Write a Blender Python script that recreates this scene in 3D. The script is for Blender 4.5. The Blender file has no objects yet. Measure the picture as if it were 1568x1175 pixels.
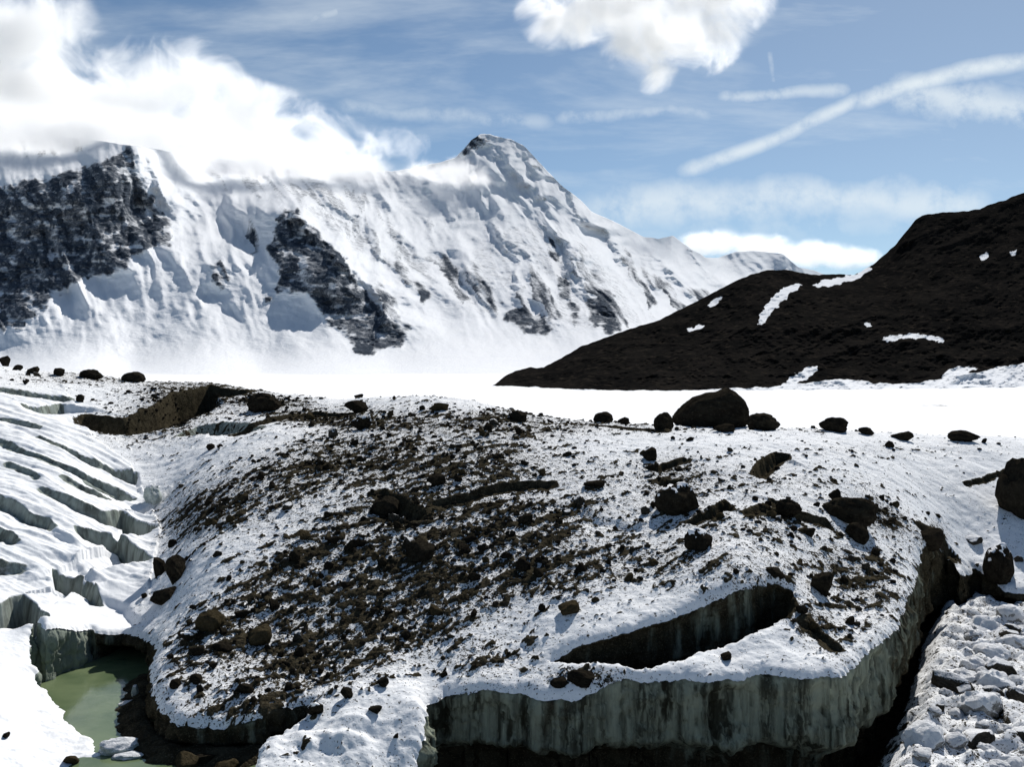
import bpy, math, random
import numpy as np

random.seed(7)
RNG = np.random.default_rng(7)
C = bpy.context.scene.collection
F, CX, HY = 1500.0, 784.0, 555.0          # focal length / centre / horizon of the photograph, in its pixels
SUN_EL, SUN_AZ = math.radians(39), math.radians(22)

# ------------------------------------------------------------------ helpers
def sstep(a, b, x):
    t = np.clip((x - a) / (b - a), 0, 1)
    return t * t * (3 - 2 * t)

def _hash(ix, iy, iz, seed):
    h = (ix.astype(np.int64) * 374761393 + iy.astype(np.int64) * 668265263 + iz * 1274126177 + seed * 974634557) & 0xFFFFFFFF
    h = ((h ^ (h >> 13)) * 1274126177) & 0xFFFFFFFF
    h = ((h ^ (h >> 16)) * 2246822519) & 0xFFFFFFFF
    return h ^ (h >> 15)

def noise2(x, y, seed=0):
    x = np.asarray(x, float); y = np.asarray(y, float)
    x, y = np.broadcast_arrays(x, y)
    ix = np.floor(x); iy = np.floor(y)
    fx = x - ix; fy = y - iy
    ux = fx * fx * fx * (fx * (fx * 6 - 15) + 10); uy = fy * fy * fy * (fy * (fy * 6 - 15) + 10)
    def g(dx, dy):
        a = (_hash(ix + dx, iy + dy, 0, seed) & 0xFFFF) * (2 * math.pi / 65536.0)
        return np.cos(a) * (fx - dx) + np.sin(a) * (fy - dy)
    a = g(0, 0); b = g(1, 0); c = g(0, 1); d = g(1, 1)
    return ((a + (b - a) * ux) * (1 - uy) + (c + (d - c) * ux) * uy) * 1.5

def fbm(x, y, oct=4, seed=0, gain=0.5, lac=2.03):
    s = 0; a = 1.0; t = 0
    for o in range(oct):
        s = s + a * noise2(x, y, seed + o * 17); t += a
        x = x * lac + 11.3; y = y * lac + 5.7; a *= gain
    return s / t

def ridged(x, y, oct=4, seed=0, gain=0.5, lac=2.1):
    s = 0; a = 1.0; t = 0
    for o in range(oct):
        s = s + a * (1 - 2 * np.abs(noise2(x, y, seed + o * 13))); t += a
        x = x * lac + 3.1; y = y * lac + 7.9; a *= gain
    return s / t

def rbf(pts, vals, smooth=1e-3):
    pts = np.array(pts, float); vals = np.array(vals, float); n = len(pts)
    def K(r2): return 0.5 * r2 * np.log(r2 + 1e-12)
    d2 = ((pts[:, None] - pts[None]) ** 2).sum(2)
    A = np.zeros((n + 3, n + 3)); A[:n, :n] = K(d2) + np.eye(n) * smooth
    A[:n, n] = 1; A[:n, n + 1:] = pts; A[n, :n] = 1; A[n + 1:, :n] = pts.T
    w = np.linalg.solve(A, np.concatenate([vals, [0, 0, 0]]))
    def f(q):
        sh = q.shape[:-1]; q = q.reshape(-1, 2); out = np.empty(len(q))
        for i in range(0, len(q), 20000):
            s = q[i:i + 20000]
            out[i:i + 20000] = K(((s[:, None] - pts[None]) ** 2).sum(2)) @ w[:n] + w[n] + s @ w[n + 1:]
        return out.reshape(sh)
    return f

def tag(o, label=None, cat=None, group=None, kind=None):
    if label: o['label'] = label
    if cat: o['category'] = cat
    if group: o['group'] = group
    if kind: o['kind'] = kind
    return o

def mesh_obj(name, verts, faces, mat=None, attrs=None, smooth=True, parent=None):
    me = bpy.data.meshes.new(name)
    verts = np.asarray(verts, np.float32); faces = np.asarray(faces, np.int32)
    me.vertices.add(len(verts)); me.vertices.foreach_set('co', verts.ravel())
    k = faces.shape[1]
    me.loops.add(faces.size); me.loops.foreach_set('vertex_index', faces.ravel())
    me.polygons.add(len(faces)); me.polygons.foreach_set('loop_start', np.arange(0, faces.size, k, dtype=np.int32))
    me.update(calc_edges=True); me.validate()
    me.polygons.foreach_set('use_smooth', np.full(len(me.polygons), smooth, bool))
    for n, v in (attrs or {}).items():
        a = me.attributes.new(n, 'FLOAT', 'POINT'); a.data.foreach_set('value', np.asarray(v, np.float32).ravel())
    if mat: me.materials.append(mat)
    o = bpy.data.objects.new(name, me); C.objects.link(o)
    if parent: o.parent = parent
    return o

def grid_faces(nr, nc):
    i = np.arange(nr * nc).reshape(nr, nc)
    return np.stack([i[:-1, :-1], i[:-1, 1:], i[1:, 1:], i[1:, :-1]], -1).reshape(-1, 4)

def compact(verts, faces, attrs):
    used = np.unique(faces); m = np.full(len(verts), -1); m[used] = np.arange(len(used))
    return verts[used], m[faces], {k: v[used] for k, v in attrs.items()}

def poly_sd(px, py, poly, closed=True):
    """distance to a polyline, and inside test for a closed polygon (positive inside)"""
    poly = np.asarray(poly, float)
    q = np.roll(poly, -1, 0) if closed else poly[1:]
    p = poly if closed else poly[:-1]
    best = np.full(px.shape, 1e18); ins = np.zeros(px.shape, bool)
    for (ax, ay), (bx, by) in zip(p, q):
        ex, ey = bx - ax, by - ay; L = ex * ex + ey * ey + 1e-12
        t = np.clip(((px - ax) * ex + (py - ay) * ey) / L, 0, 1)
        d = (px - ax - t * ex) ** 2 + (py - ay - t * ey) ** 2
        best = np.minimum(best, d)
        if closed and ay != by:
            ins ^= ((ay > py) != (by > py)) & (px < (bx - ax) * (py - ay) / (by - ay) + ax)
    d = np.sqrt(best)
    return np.where(ins, d, -d) if closed else d

def line_near(px, py, poly):
    """distance, side (left of the running direction > 0), arc length and vertex parameter of the nearest point"""
    poly = np.asarray(poly, float)
    best = np.full(px.shape, 1e18); side = np.zeros(px.shape); arc = np.zeros(px.shape); par = np.zeros(px.shape); acc = 0
    for k in range(len(poly) - 1):
        ax, ay = poly[k]; bx, by = poly[k + 1]
        ex, ey = bx - ax, by - ay; L = math.hypot(ex, ey) + 1e-9
        t = np.clip(((px - ax) * ex + (py - ay) * ey) / (L * L), 0, 1)
        d = (px - ax - t * ex) ** 2 + (py - ay - t * ey) ** 2
        m = d < best
        best = np.where(m, d, best)
        side = np.where(m, np.sign(ex * (py - ay) - ey * (px - ax)), side)
        arc = np.where(m, acc + t * L, arc); par = np.where(m, k + t, par)
        acc += L
    return np.sqrt(best), side, arc, par, acc

def interp(x, pts):
    pts = np.array(pts, float)
    return np.interp(x, pts[:, 0], pts[:, 1])

def img_poly(px, py, poly, soft=1.0):
    return poly_sd(px, py, poly) / soft

# ------------------------------------------------------------------ node helpers
class NT:
    def __init__(s, tree): s.t = tree; s.n = tree.nodes; s.l = tree.links
    def new(s, typ, **kw):
        n = s.n.new(typ)
        for k, v in kw.items():
            setattr(n, k, v)
        return n
    def link(s, a, b): s.l.new(a, b)
    def val(s, sock, v):
        if isinstance(v, bpy.types.NodeSocket): s.link(v, sock)
        else: sock.default_value = v
    def math(s, op, a, b=None, c=None, clamp=False):
        n = s.new('ShaderNodeMath', operation=op); n.use_clamp = clamp
        s.val(n.inputs[0], a)
        if b is not None: s.val(n.inputs[1], b)
        if c is not None: s.val(n.inputs[2], c)
        return n.outputs[0]
    def vmath(s, op, a, b=None, out=0):
        n = s.new('ShaderNodeVectorMath', operation=op)
        s.val(n.inputs[0], a)
        if b is not None: s.val(n.inputs[1], b)
        return n.outputs[out]
    def maprange(s, v, a, b, c=0.0, d=1.0, smooth=True):
        n = s.new('ShaderNodeMapRange')
        if smooth: n.interpolation_type = 'SMOOTHSTEP'
        s.val(n.inputs[0], v)
        for i, x in zip((1, 2, 3, 4), (a, b, c, d)): s.val(n.inputs[i], x)
        return n.outputs[0]
    def mix(s, f, a, b):
        n = s.new('ShaderNodeMix', data_type='RGBA')
        s.val(n.inputs['Factor'], f)
        for sock, v in ((n.inputs[6], a), (n.inputs[7], b)):
            s.val(sock, v if isinstance(v, bpy.types.NodeSocket) else (*v, 1.0) if len(v) == 3 else v)
        return n.outputs[2]
    def noise(s, vec, scale, detail=4, rough=0.55, dist=0.0):
        n = s.new('ShaderNodeTexNoise'); n.noise_dimensions = '3D'
        if vec is not None: s.link(vec, n.inputs['Vector'])
        s.val(n.inputs['Scale'], scale); n.inputs['Detail'].default_value = detail
        n.inputs['Roughness'].default_value = rough; n.inputs['Distortion'].default_value = dist
        return n.outputs[0]
    def mapping(s, vec, scale=(1, 1, 1), rot=(0, 0, 0)):
        n = s.new('ShaderNodeMapping'); s.link(vec, n.inputs[0])
        n.inputs['Rotation'].default_value = rot; n.inputs['Scale'].default_value = scale
        return n.outputs[0]
    def attr(s, name):
        n = s.new('ShaderNodeAttribute'); n.attribute_name = name
        return n.outputs['Fac']

def material(name):
    m = bpy.data.materials.new(name); m.use_nodes = True
    t = NT(m.node_tree)
    bsdf = [n for n in t.n if n.type == 'BSDF_PRINCIPLED'][0]
    bsdf.inputs['Roughness'].default_value = 0.75
    bsdf.inputs['Specular IOR Level'].default_value = 0.0
    return m, t, bsdf

def bump(t, bsdf, h, strength=0.5, dist=0.05):
    b = t.new('ShaderNodeBump'); b.inputs['Strength'].default_value = strength; b.inputs['Distance'].default_value = dist
    t.link(h, b.inputs['Height']); t.link(b.outputs[0], bsdf.inputs['Normal'])

def obj_coord(t): return t.new('ShaderNodeTexCoord').outputs['Object']

def dirt_color(t, co):
    n1 = t.noise(co, 3.0, 4); n2 = t.noise(co, 22.0, 3)
    a = t.mix(t.maprange(n1, .35, .7), (.020, .017, .011), (.048, .041, .027))
    return t.mix(t.maprange(n2, .5, .75), a, (.085, .073, .050))

def ice_color(t, co, wallish=False):
    st = t.noise(t.mapping(co, (2.6, 2.6, .22)), 1.0, 5, .6)
    fine = t.noise(t.mapping(co, (9, 9, .6)), 1.0, 4, .6)
    blot = t.noise(t.mapping(co, (1.5, 1.5, .35)), .9, 5, .6)
    if wallish:
        a = t.mix(t.maprange(st, .36, .62), (.040, .042, .032), (.21, .23, .18))
        a = t.mix(t.math('MULTIPLY', t.maprange(fine, .45, .70), .6), a, (.28, .31, .24))
        return t.mix(t.math('MULTIPLY', t.maprange(blot, .54, .64), .9), a, (.016, .015, .010))
    a = t.mix(t.maprange(st, .36, .62), (.11, .122, .108), (.27, .30, .275))
    a = t.mix(t.math('MULTIPLY', t.maprange(fine, .42, .68), .6), a, (.34, .39, .34))
    return t.mix(t.math('MULTIPLY', t.maprange(blot, .52, .72), .65), a, (.055, .055, .042))

def mat_terrain(name, rough_snow=1.0):
    m, t, b = material(name)
    co = obj_coord(t)
    n = t.noise(co, .35, 5)
    snow = t.mix(n, (.74, .765, .80), (.86, .865, .87))
    snow = t.mix(t.math('MULTIPLY', t.attr('speck'), t.maprange(t.noise(co, 1.6, 5, .65), .3, .7, .15, .65)), snow, (.52, .52, .515))
    grit = t.noise(co, 16.0, 3, .6)
    dirtv = t.attr('dirt')
    fine = t.noise(co, 5.5, 5, .65)
    dm = t.maprange(t.math('ADD', dirtv, t.math('MULTIPLY', t.math('SUBTRACT', fine, .5), 1.3)), .42, .56)
    sa_ = t.math('MULTIPLY', t.attr('speck'), .15)
    speck = t.maprange(t.math('ADD', grit, sa_), .65, .70)
    grit2 = t.noise(t.mapping(co, (1, .6, 1), (0, 0, -.6)), 6.0, 5, .7)
    speck = t.math('MULTIPLY', t.math('MAXIMUM', speck, t.maprange(t.math('ADD', grit2, sa_), .655, .70)), t.maprange(t.attr('speck'), .0, .12))
    icev = t.math('ADD', t.attr('ice'), t.math('MULTIPLY', t.math('SUBTRACT', t.noise(co, 4.0, 3), .5), .5))
    im = t.maprange(icev, .35, .65)
    col = t.mix(im, snow, ice_color(t, co))
    col = t.mix(t.math('MAXIMUM', dm, speck), col, dirt_color(t, co))
    t.link(col, b.inputs['Base Color'])
    h = t.math('ADD', t.math('MULTIPLY', t.noise(co, 2.2, 6, .6), 1.0), t.math('MULTIPLY', t.math('MULTIPLY', dm, t.noise(co, 9.0, 3, .6)), 1.2))
    bump(t, b, h, .55 * rough_snow, .12)
    return m

def mat_wall(name, silt_shade):
    m, t, b = material(name)
    co = obj_coord(t)
    col = t.mix(t.maprange(t.attr('silt_shade'), -.45, .0), (.26, .30, .26), ice_color(t, co, True))
    sv = t.math('ADD', t.attr('silt_shade'), t.math('MULTIPLY', t.math('SUBTRACT', t.noise(t.mapping(co, (3, 3, .5)), 1.0, 5, .6), .5), 1.4))
    col = t.mix(t.maprange(sv, .35, .75), col, dirt_color(t, co))
    t.link(col, b.inputs['Base Color'])
    b.inputs['Roughness'].default_value = .55
    h = t.math('ADD', t.noise(t.mapping(co, (7, 7, 1.2)), 1.0, 5, .6), t.math('MULTIPLY', t.noise(co, 12.0, 3), .4))
    bump(t, b, h, .6, .08)
    return m

def mat_rock(name, c1, c2, c3, scale=3.0, snow=0.0):
    m, t, b = material(name)
    co = obj_coord(t)
    oi = t.new('ShaderNodeObjectInfo')
    co2 = t.vmath('ADD', co, t.vmath('MULTIPLY', oi.outputs['Location'], (.37, .53, .71)))
    n = t.noise(co2, scale, 6, .65); n2 = t.noise(co2, scale * 5, 4, .6)
    col = t.mix(t.maprange(n, .35, .65), c1, c2)
    col = t.mix(t.maprange(n2, .55, .72), col, c3)
    col = t.mix(t.math('MULTIPLY', oi.outputs['Random'], .35), col, c1)
    geo = t.new('ShaderNodeNewGeometry')
    sep = t.new('ShaderNodeSeparateXYZ'); t.link(geo.outputs['Normal'], sep.inputs[0])
    if snow > 0:
        sm = t.maprange(t.math('ADD', sep.outputs[2], t.math('MULTIPLY', t.math('SUBTRACT', n2, .5), .7)), 1.0 - snow, 1.1 - snow)
        col = t.mix(sm, col, (.78, .79, .81))
    t.link(col, b.inputs['Base Color'])
    b.inputs['Roughness'].default_value = .85
    bump(t, b, t.math('ADD', n, t.math('MULTIPLY', n2, .5)), .8, .12)
    return m

# ================================================================== NEAR TERRAIN (a glacier tongue, its moraine and the ice ribs)
CTRL = [  # photograph pixel x, y and the distance (m) of that point
    # right corner and front of the mound
    (1430,818,37),(1405,850,34.5),(1392,905,29.5),(1372,960,26.2),(1310,1008,23.7),(1200,1021,23.2),(1100,1036,22.9),(960,1031,23.0),(880,1058,22.9),(830,1061,23.0),(740,1048,23.3),(655,1066,23.5),
    # terrace behind the slot, snow tongue in front of it
    (1120,899,25.9),(1000,946,25.1),(880,983,24.4),(1190,886,26.8),(1110,985,24.3),(1190,946,25.2),(1000,1015,23.5),(1240,955,25.3),(1300,925,27.6),(1250,880,28.8),
    (780,1000,24.8),(700,1000,25),(700,900,28),(700,800,32),(700,700,38.5),(700,640,47),(700,614,58),
    (1000,880,27.6),(1000,800,31.5),(1000,700,39),(1000,656,46.5),(900,648,50),(1300,850,31),(1300,780,35),(1300,700,42),(1300,668,48),(1130,660,46.5),
    (1500,682,50),(1500,760,43.5),(1480,800,41.5),(1460,850,38.6),(1490,885,37.6),(1540,899,37.2),(1620,908,37),(1568,840,40),(1650,690,52),(1800,800,44),(1800,920,37),(1850,700,53),
    (500,1035,24.6),(500,900,28.7),(500,800,32.7),(500,700,40.5),(500,640,52),(500,610,63),(400,1060,23.5),(400,980,26.3),
    (300,1060,23.6),(300,950,27.5),(300,850,32),(300,750,40),(300,690,46),(330,620,58),(330,590,66),(400,603,62),(250,603,60),(600,610,60),(430,650,48),
    (240,1000,26.2),(250,1080,23.2),(330,1107,22.5),(235,970,28.5),
    # snow bench below the mound
    (560,1095,22.4),(640,1080,22.6),(460,1120,21.9),(400,1150,21.2),(450,1190,20.6),(600,1160,21.5),(640,1190,21.0),(520,1060,23.4),
    # trough and ice ribs
    (180,956,30.2),(225,912,32.2),(240,850,35.5),(222,780,41),(205,730,44),(170,690,46.5),(130,650,50),
    (0,595,54),(0,650,46),(0,700,41.5),(0,800,35),(0,870,32),(0,915,30),(90,640,50),(100,700,42.5),(100,800,36),(100,870,33),(180,790,38.5),(200,860,34.5),(130,930,31),(60,930,30),(130,612,56),(60,940,27.9),
    (-200,600,52),(-200,800,34),(-200,950,28),(-420,700,42),(-420,950,27),
    (0,565,72),(100,573,72),(200,583,70),(-150,560,74),
    (0,1010,25.6),(45,975,27.2),(60,1045,25.4),(95,1085,24.3),(130,1115,23.5),(170,1162,22.2),(0,1100,22.8),(0,1175,20.8),(150,1200,21.2),(-250,1050,23.5),(-250,1175,19.5),
]
CTRLZ = []
for px, py, y in CTRL:
    CTRLZ.append((px, y, -(py - HY) / F * y))
# far side of the crest: down towards the snowfield
for px in (-420, -150, 150, 450, 750, 1050, 1350, 1650, 1900):
    crest = 74 if px < 250 else (66 if px < 700 else 52)
    zc = -1.6 if px < 400 else -3.3
    CTRLZ += [(px, crest * 1.35, zc - 3.5), (px, crest * 1.9, zc - 10), (px, 175, -27)]
def UV(px, y): return np.stack([np.asarray((px - CX) / F, float) * 2.2, np.log(y)], -1)
_base = rbf([UV(a, b) for a, b, c in CTRLZ], [c for a, b, c in CTRLZ], 2e-4)

NCOL = 1000
Ys = [17.0]
while Ys[-1] < 175: Ys.append(Ys[-1] + (0.036 if Ys[-1] < 31 else 0.036 + (Ys[-1] - 31) * 0.0042 if Ys[-1] < 60 else 0.16 + (Ys[-1] - 60) * .02))
Ys = np.array(Ys); NROW = len(Ys)
Us = np.linspace(-0.68, 0.68, NCOL)
GU, GY = np.meshgrid(Us, Ys); GX = GU * GY
# coarse RBF evaluation, cubic-free bilinear upsampling
cu = np.linspace(-0.68, 0.68, 220); cv = np.linspace(math.log(17.0), math.log(Ys[-1]), 260)
CU, CV = np.meshgrid(cu, cv)
ZC = _base(np.stack([CU * 2.2, CV], -1))

def bil(Z, u0, u1, v0, v1, u, v):
    nr, nc = Z.shape
    a = np.clip((u - u0) / (u1 - u0) * (nc - 1), 0, nc - 1.001); b = np.clip((v - v0) / (v1 - v0) * (nr - 1), 0, nr - 1.001)
    i = a.astype(int); j = b.astype(int); fa = a - i; fb = b - j
    return (Z[j, i] * (1 - fa) + Z[j, i + 1] * fa) * (1 - fb) + (Z[j + 1, i] * (1 - fa) + Z[j + 1, i + 1] * fa) * fb
def base_z(x, y): return bil(ZC, cu[0], cu[-1], cv[0], cv[-1], x / y, np.log(y))

_py = np.exp(np.linspace(math.log(17.2), math.log(110), 1500))
def plan(px, py):
    """ground point of the base surface seen at a photograph pixel"""
    u = (px - CX) / F
    z = base_z(u * _py, _py); p = HY - F * z / _py
    k = np.argmax(p <= py)
    if p[k] > py: k = int(np.argmin(p[:1100]))
    if k == 0: y = 17.2
    else:
        t = (p[k - 1] - py) / max(p[k - 1] - p[k], 1e-6) if p[k] <= py else 1
        y = _py[k - 1] + (_py[k] - _py[k - 1]) * min(max(t, 0), 1)
    return (u * y, y)
def plans(pts): return np.array([plan(a, b) for a, b in pts])

Z = base_z(GX, GY)
PXG = CX + F * GU; PYG = HY - F * Z / GY            # where each ground point sits in the layout drawing
# broad natural unevenness
amp = np.clip((GY - 15) / 25, .3, 1.6)
calm = np.where((PXG < interp(PYG, [(560,60),(610,110),(668,140),(712,200),(808,246),(900,228),(985,230),(1175,200)])), .35, 1.0)
calm = np.where(PYG > 985, 1.0, calm)
Z = Z + calm * (.16 * amp * fbm(GX / 3.1, GY / 3.1, 4, 3) + .06 * fbm(GX / .55, GY / .55, 4, 5, .6))

al_ = GX * .93 - GY * .37; ac_ = GX * .37 + GY * .93
ribz = sstep(1.0, .3, calm) * sstep(590, 615, PYG) * sstep(930, 880, PYG)
Z = Z + ribz * (.16 * ridged(ac_ / .95 + .3 * fbm(GX / 3, GY / 3, 2, 12), al_ / 6, 3, 13, .5) + .05 * fbm(GX / .5, GY / .5, 3, 14))
bench = np.exp(-((PXG - 520) / 130) ** 2 - ((PYG - 1135) / 50) ** 2)
Z = Z + bench * .35 * fbm(GX / 1.1, GY / 1.1, 3, 9)
# --- dirt density over the mound
DEB = [ # cx, cy, rx, ry, angle(deg, up to the right), weight
    (430,740,210,55,22,.62),(560,820,260,62,30,.72),(690,850,190,80,20,.70),(600,930,250,60,25,.62),(400,930,130,50,32,.55),(300,790,60,40,30,.3),
    (860,880,190,55,10,.42),(820,790,180,30,8,.30),(640,700,220,35,5,.36),(1110,870,220,45,-5,.36),(1300,860,140,50,-20,.34),(1330,930,80,60,-40,.34),(950,720,330,25,0,.22),
    (250,640,90,40,10,.7),(330,600,110,18,0,.55),(140,580,150,14,0,.42),(600,640,200,20,0,.30),(900,655,400,14,0,.26),(1350,690,220,14,0,.18),
    (330,1000,110,45,25,.42),(420,1050,90,30,25,.5),(340,1085,80,15,0,.35),(560,1000,170,40,20,.40),(740,1010,90,40,0,.42),(900,1035,60,12,0,.75),
    (1360,795,60,28,-35,.55),(1430,820,22,22,0,.7),(1250,960,70,30,-40,.55),(1190,745,180,30,0,.26),(1030,745,60,50,0,.34),(1150,800,140,25,0,.34),
    (520,1060,90,35,20,.15),(760,640,60,12,0,.3),(420,618,80,10,-5,.55),(470,640,110,8,-5,.5),
]
den = np.full(Z.shape, .06)
for cx, cy, rx, ry, an, w in DEB:
    a = math.radians(-an); dx = PXG - cx; dy = PYG - cy
    p = (dx * math.cos(a) + dy * math.sin(a)) / rx; q = (-dx * math.sin(a) + dy * math.cos(a)) / ry
    den = np.maximum(den, 0) + w * np.exp(-(p * p + q * q) * 1.1) * (1 - .35 * np.clip(den, 0, 1))

# --- regions
TROUGH = [(-400,585),(-100,588),(60,604),(118,622),(140,668),(200,712),(215,745),(228,775),(247,808),(240,850),(228,900),(205,930),(212,962),(236,985)]
def left_of_trough(px, py):
    tx = interp(py, sorted([(b, a) for a, b in TROUGH]))
    return px < tx
LEFT = left_of_trough(PXG, PYG)
LEFT = np.where(PYG > 985, PXG < 200, LEFT)
_tx = interp(PYG, sorted([(b, a) for a, b in TROUGH]))
CLEAN = np.where(PYG > 985, sstep(206, 196, PXG), sstep(14, -22, PXG - _tx + 26 * fbm(GX / 1.1, GY / 1.1, 4, 18, .65) + 8)) * sstep(604, 622, PYG)
den = den * (1 - CLEAN)

ice = np.zeros(Z.shape); dirt = np.zeros(Z.shape)

# --- scarps: the polyline is the upper lip (drawn left to right), the near side is carved away below it
def scarp(pts, hpx, W=0.0, ramp=2.0, w=.16, ends=(.8, .8), icy=1.0, dirty=0.0, jag=.06):
    global Z, ice, dirt
    P = plans(pts); hp = np.array(hpx if hasattr(hpx, '__len__') else [hpx] * len(pts), float)
    H = hp / F * P[:, 1]
    lo = P.min(0) - (ramp + W + 2); hi = P.max(0) + (ramp + W + 2)
    m = (GX > lo[0]) & (GX < hi[0]) & (GY > lo[1]) & (GY < hi[1])
    x = GX[m]; y = GY[m]
    x = x + jag * fbm(GX[m] / .8, GY[m] / .8, 3, 21); y = y + jag * 1.6 * fbm(GX[m] / .8, GY[m] / .8, 3, 22)
    d, s, arc, par, L = line_near(x, y, P)
    h = np.interp(par, np.arange(len(P)), H) * sstep(0, max(ends[0], 1e-3), arc) * sstep(0, max(ends[1], 1e-3), L - arc)
    sd = -d * s                                            # > 0 on the near side
    prof = sstep(0, w, sd) * (1 - sstep(W, W + ramp, sd)) if W > 0 else sstep(0, w, sd) * np.exp(-np.clip(sd - w, 0, None) / (ramp * .45))
    Z[m] = Z[m] - h * prof
    face = sstep(-.03, .05, sd) * (1 - sstep(w * 1.2, w * 1.9 + .05, sd)) * sstep(.02, .15, h)
    ice[m] = np.maximum(ice[m], face * icy)
    if dirty: dirt[m] = np.maximum(dirt[m], sstep(-.12, .06, sd) * (1 - sstep(w * 1.5, w * 2 + .25 * dirty, sd)) * sstep(.01, .08, h) * min(dirty, 1))

# the ice ribs on the left
scarp([(-300,570),(-100,582),(0,592),(60,601),(122,611)], [6,7,8,9,12], ramp=3, w=.3)
scarp([(20,619),(60,624),(92,618)], [4,14,22], ramp=2.5, w=.2, ends=(.8,.1))
scarp([(45,662),(90,680),(130,700),(165,713),(212,720)], [3,5,8,12,24], ramp=2.5, w=.2, ends=(1,.2))
scarp([(-120,630),(0,672),(60,695),(90,707),(130,725),(180,748),(214,768)], [6,6,6,8,13,14,16], ramp=2.4, w=.22, ends=(1,.3))
scarp([(85,719),(130,742),(188,769)], [6,11,8], ramp=1.6, w=.2)
scarp([(112,721),(150,738),(212,762)], [5,9,9], ramp=1.2, w=.18)
scarp([(-100,650),(0,640),(40,648),(80,660)], [4,5,6,4], ramp=1.2, w=.18)
scarp([(0,704),(40,716),(75,735)], [4,6,4], ramp=1.2, w=.18)
scarp([(70,797),(105,818),(150,838)], [6,10,7], ramp=1.4, w=.3, icy=.3)
scarp([(150,905),(200,925),(228,950)], [8,10,8], ramp=1.2, w=.3, icy=.3)
scarp([(50,733),(90,753),(125,768),(160,782),(188,784),(249,806)], [3,7,16,24,44,46], ramp=3, w=.22, ends=(1,.1))
scarp([(-150,720),(0,760),(25,768),(48,784),(75,790),(96,812)], [14,16,18,18,20,10], ramp=2.2, w=.22)
scarp([(105,803),(140,807),(165,812),(195,824),(212,842),(236,858)], [12,20,26,40,56,50], ramp=3, w=.22, ends=(.5,.15))
scarp([(-150,770),(0,804),(20,814),(40,838)], [16,18,20,8], ramp=1.8, w=.22)
scarp([(60,845),(100,847),(130,855),(158,893)], [6,10,14,8], ramp=2, w=.35, icy=.2)
scarp([(-200,840),(0,862),(30,866),(62,868)], [16,18,14,8], ramp=1.8, w=.3, icy=.6)
scarp([(78,869),(105,870),(130,877)], [34,44,46], ramp=1.8, w=.2, ends=(.15,.1))
scarp([(135,880),(150,900),(160,925)], [30,26,14], ramp=1.4, w=.2, ends=(.1,.3))
scarp([(-120,930),(0,922),(18,912),(38,909),(58,926),(78,946)], [50,56,60,62,60,50], ramp=2.2, w=.2, ends=(.6,.1))
# the moraine's dirty steps and cracks
scarp([(128,630),(150,634),(188,640),(232,624),(262,602),(320,592),(400,603)], [40,46,44,62,70,44,20], W=.8, ramp=3.0, w=.9, icy=0, dirty=1.6, ends=(.5,2.0))
scarp([(262,672),(300,652),(345,645),(420,652)], [30,30,18,6], W=.5, ramp=2.6, w=.6, icy=.75, ends=(.8,1.5))
scarp([(640,773),(700,764),(745,748),(800,738),(862,735)], [6,10,13,14,10], ramp=1.2, w=.2, dirty=1)
scarp([(1147,730),(1159,708),(1185,692),(1214,697)], [10,24,16,12], ramp=1.3, w=.25, dirty=1, ends=(.2,.3))
scarp([(992,722),(1012,711),(1048,701)], [10,10,9], ramp=.8, w=.2, dirty=1, ends=(.2,.2))
scarp([(1000,742),(1020,735),(1045,733)], [18,24,20], W=.2, ramp=1.2, w=.3, dirty=1.4, ends=(.2,.2))
scarp([(1042,803),(1085,784),(1110,767),(1130,786)], [10,14,22,10], ramp=1.0, w=.2, dirty=1.2, ends=(.2,.2))
scarp([(1130,786),(1165,774),(1200,778)], [6,8,6], ramp=.7, w=.2, dirty=1, ends=(.2,.2))
scarp([(1195,766),(1206,783),(1240,792),(1270,800)], [8,14,12,10], ramp=.8, w=.2, dirty=1, ends=(.2,.2))
scarp([(340,662),(400,646),(480,633),(565,628)], [8,8,7,6], ramp=1, w=.25, dirty=1)
scarp([(380,620),(410,607),(440,622)], [18,24,10], ramp=1, w=.4, dirty=1.6, ends=(.3,.3))
scarp([(1470,741),(1510,729),(1548,714)], [5,6,5], ramp=.5, w=.15, dirty=.7, ends=(.3,.3))
scarp([(890,650),(960,655),(1040,664)], [3,4,4], ramp=1, w=.3, dirty=.8)
scarp([(1395,800),(1420,806),(1445,824)], [12,16,14], ramp=.8, w=.3, dirty=1.5, ends=(.3,.1))
scarp([(870,760),(930,790),(1010,806)], [5,9,5], ramp=1.6, w=.5, icy=0)
scarp([(555,760),(590,750),(640,775),(670,795)], [12,26,20,10], ramp=1.6, w=.5, icy=0, dirty=1.2)
scarp([(1212,905),(1222,930),(1208,950)], [16,20,12], ramp=.6, w=.2, dirty=1, ends=(.1,.1))
scarp([(1215,946),(1250,958),(1300,1000)], [10,12,10], ramp=.8, w=.2, icy=0, dirty=.8, ends=(.2,.2))
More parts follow.
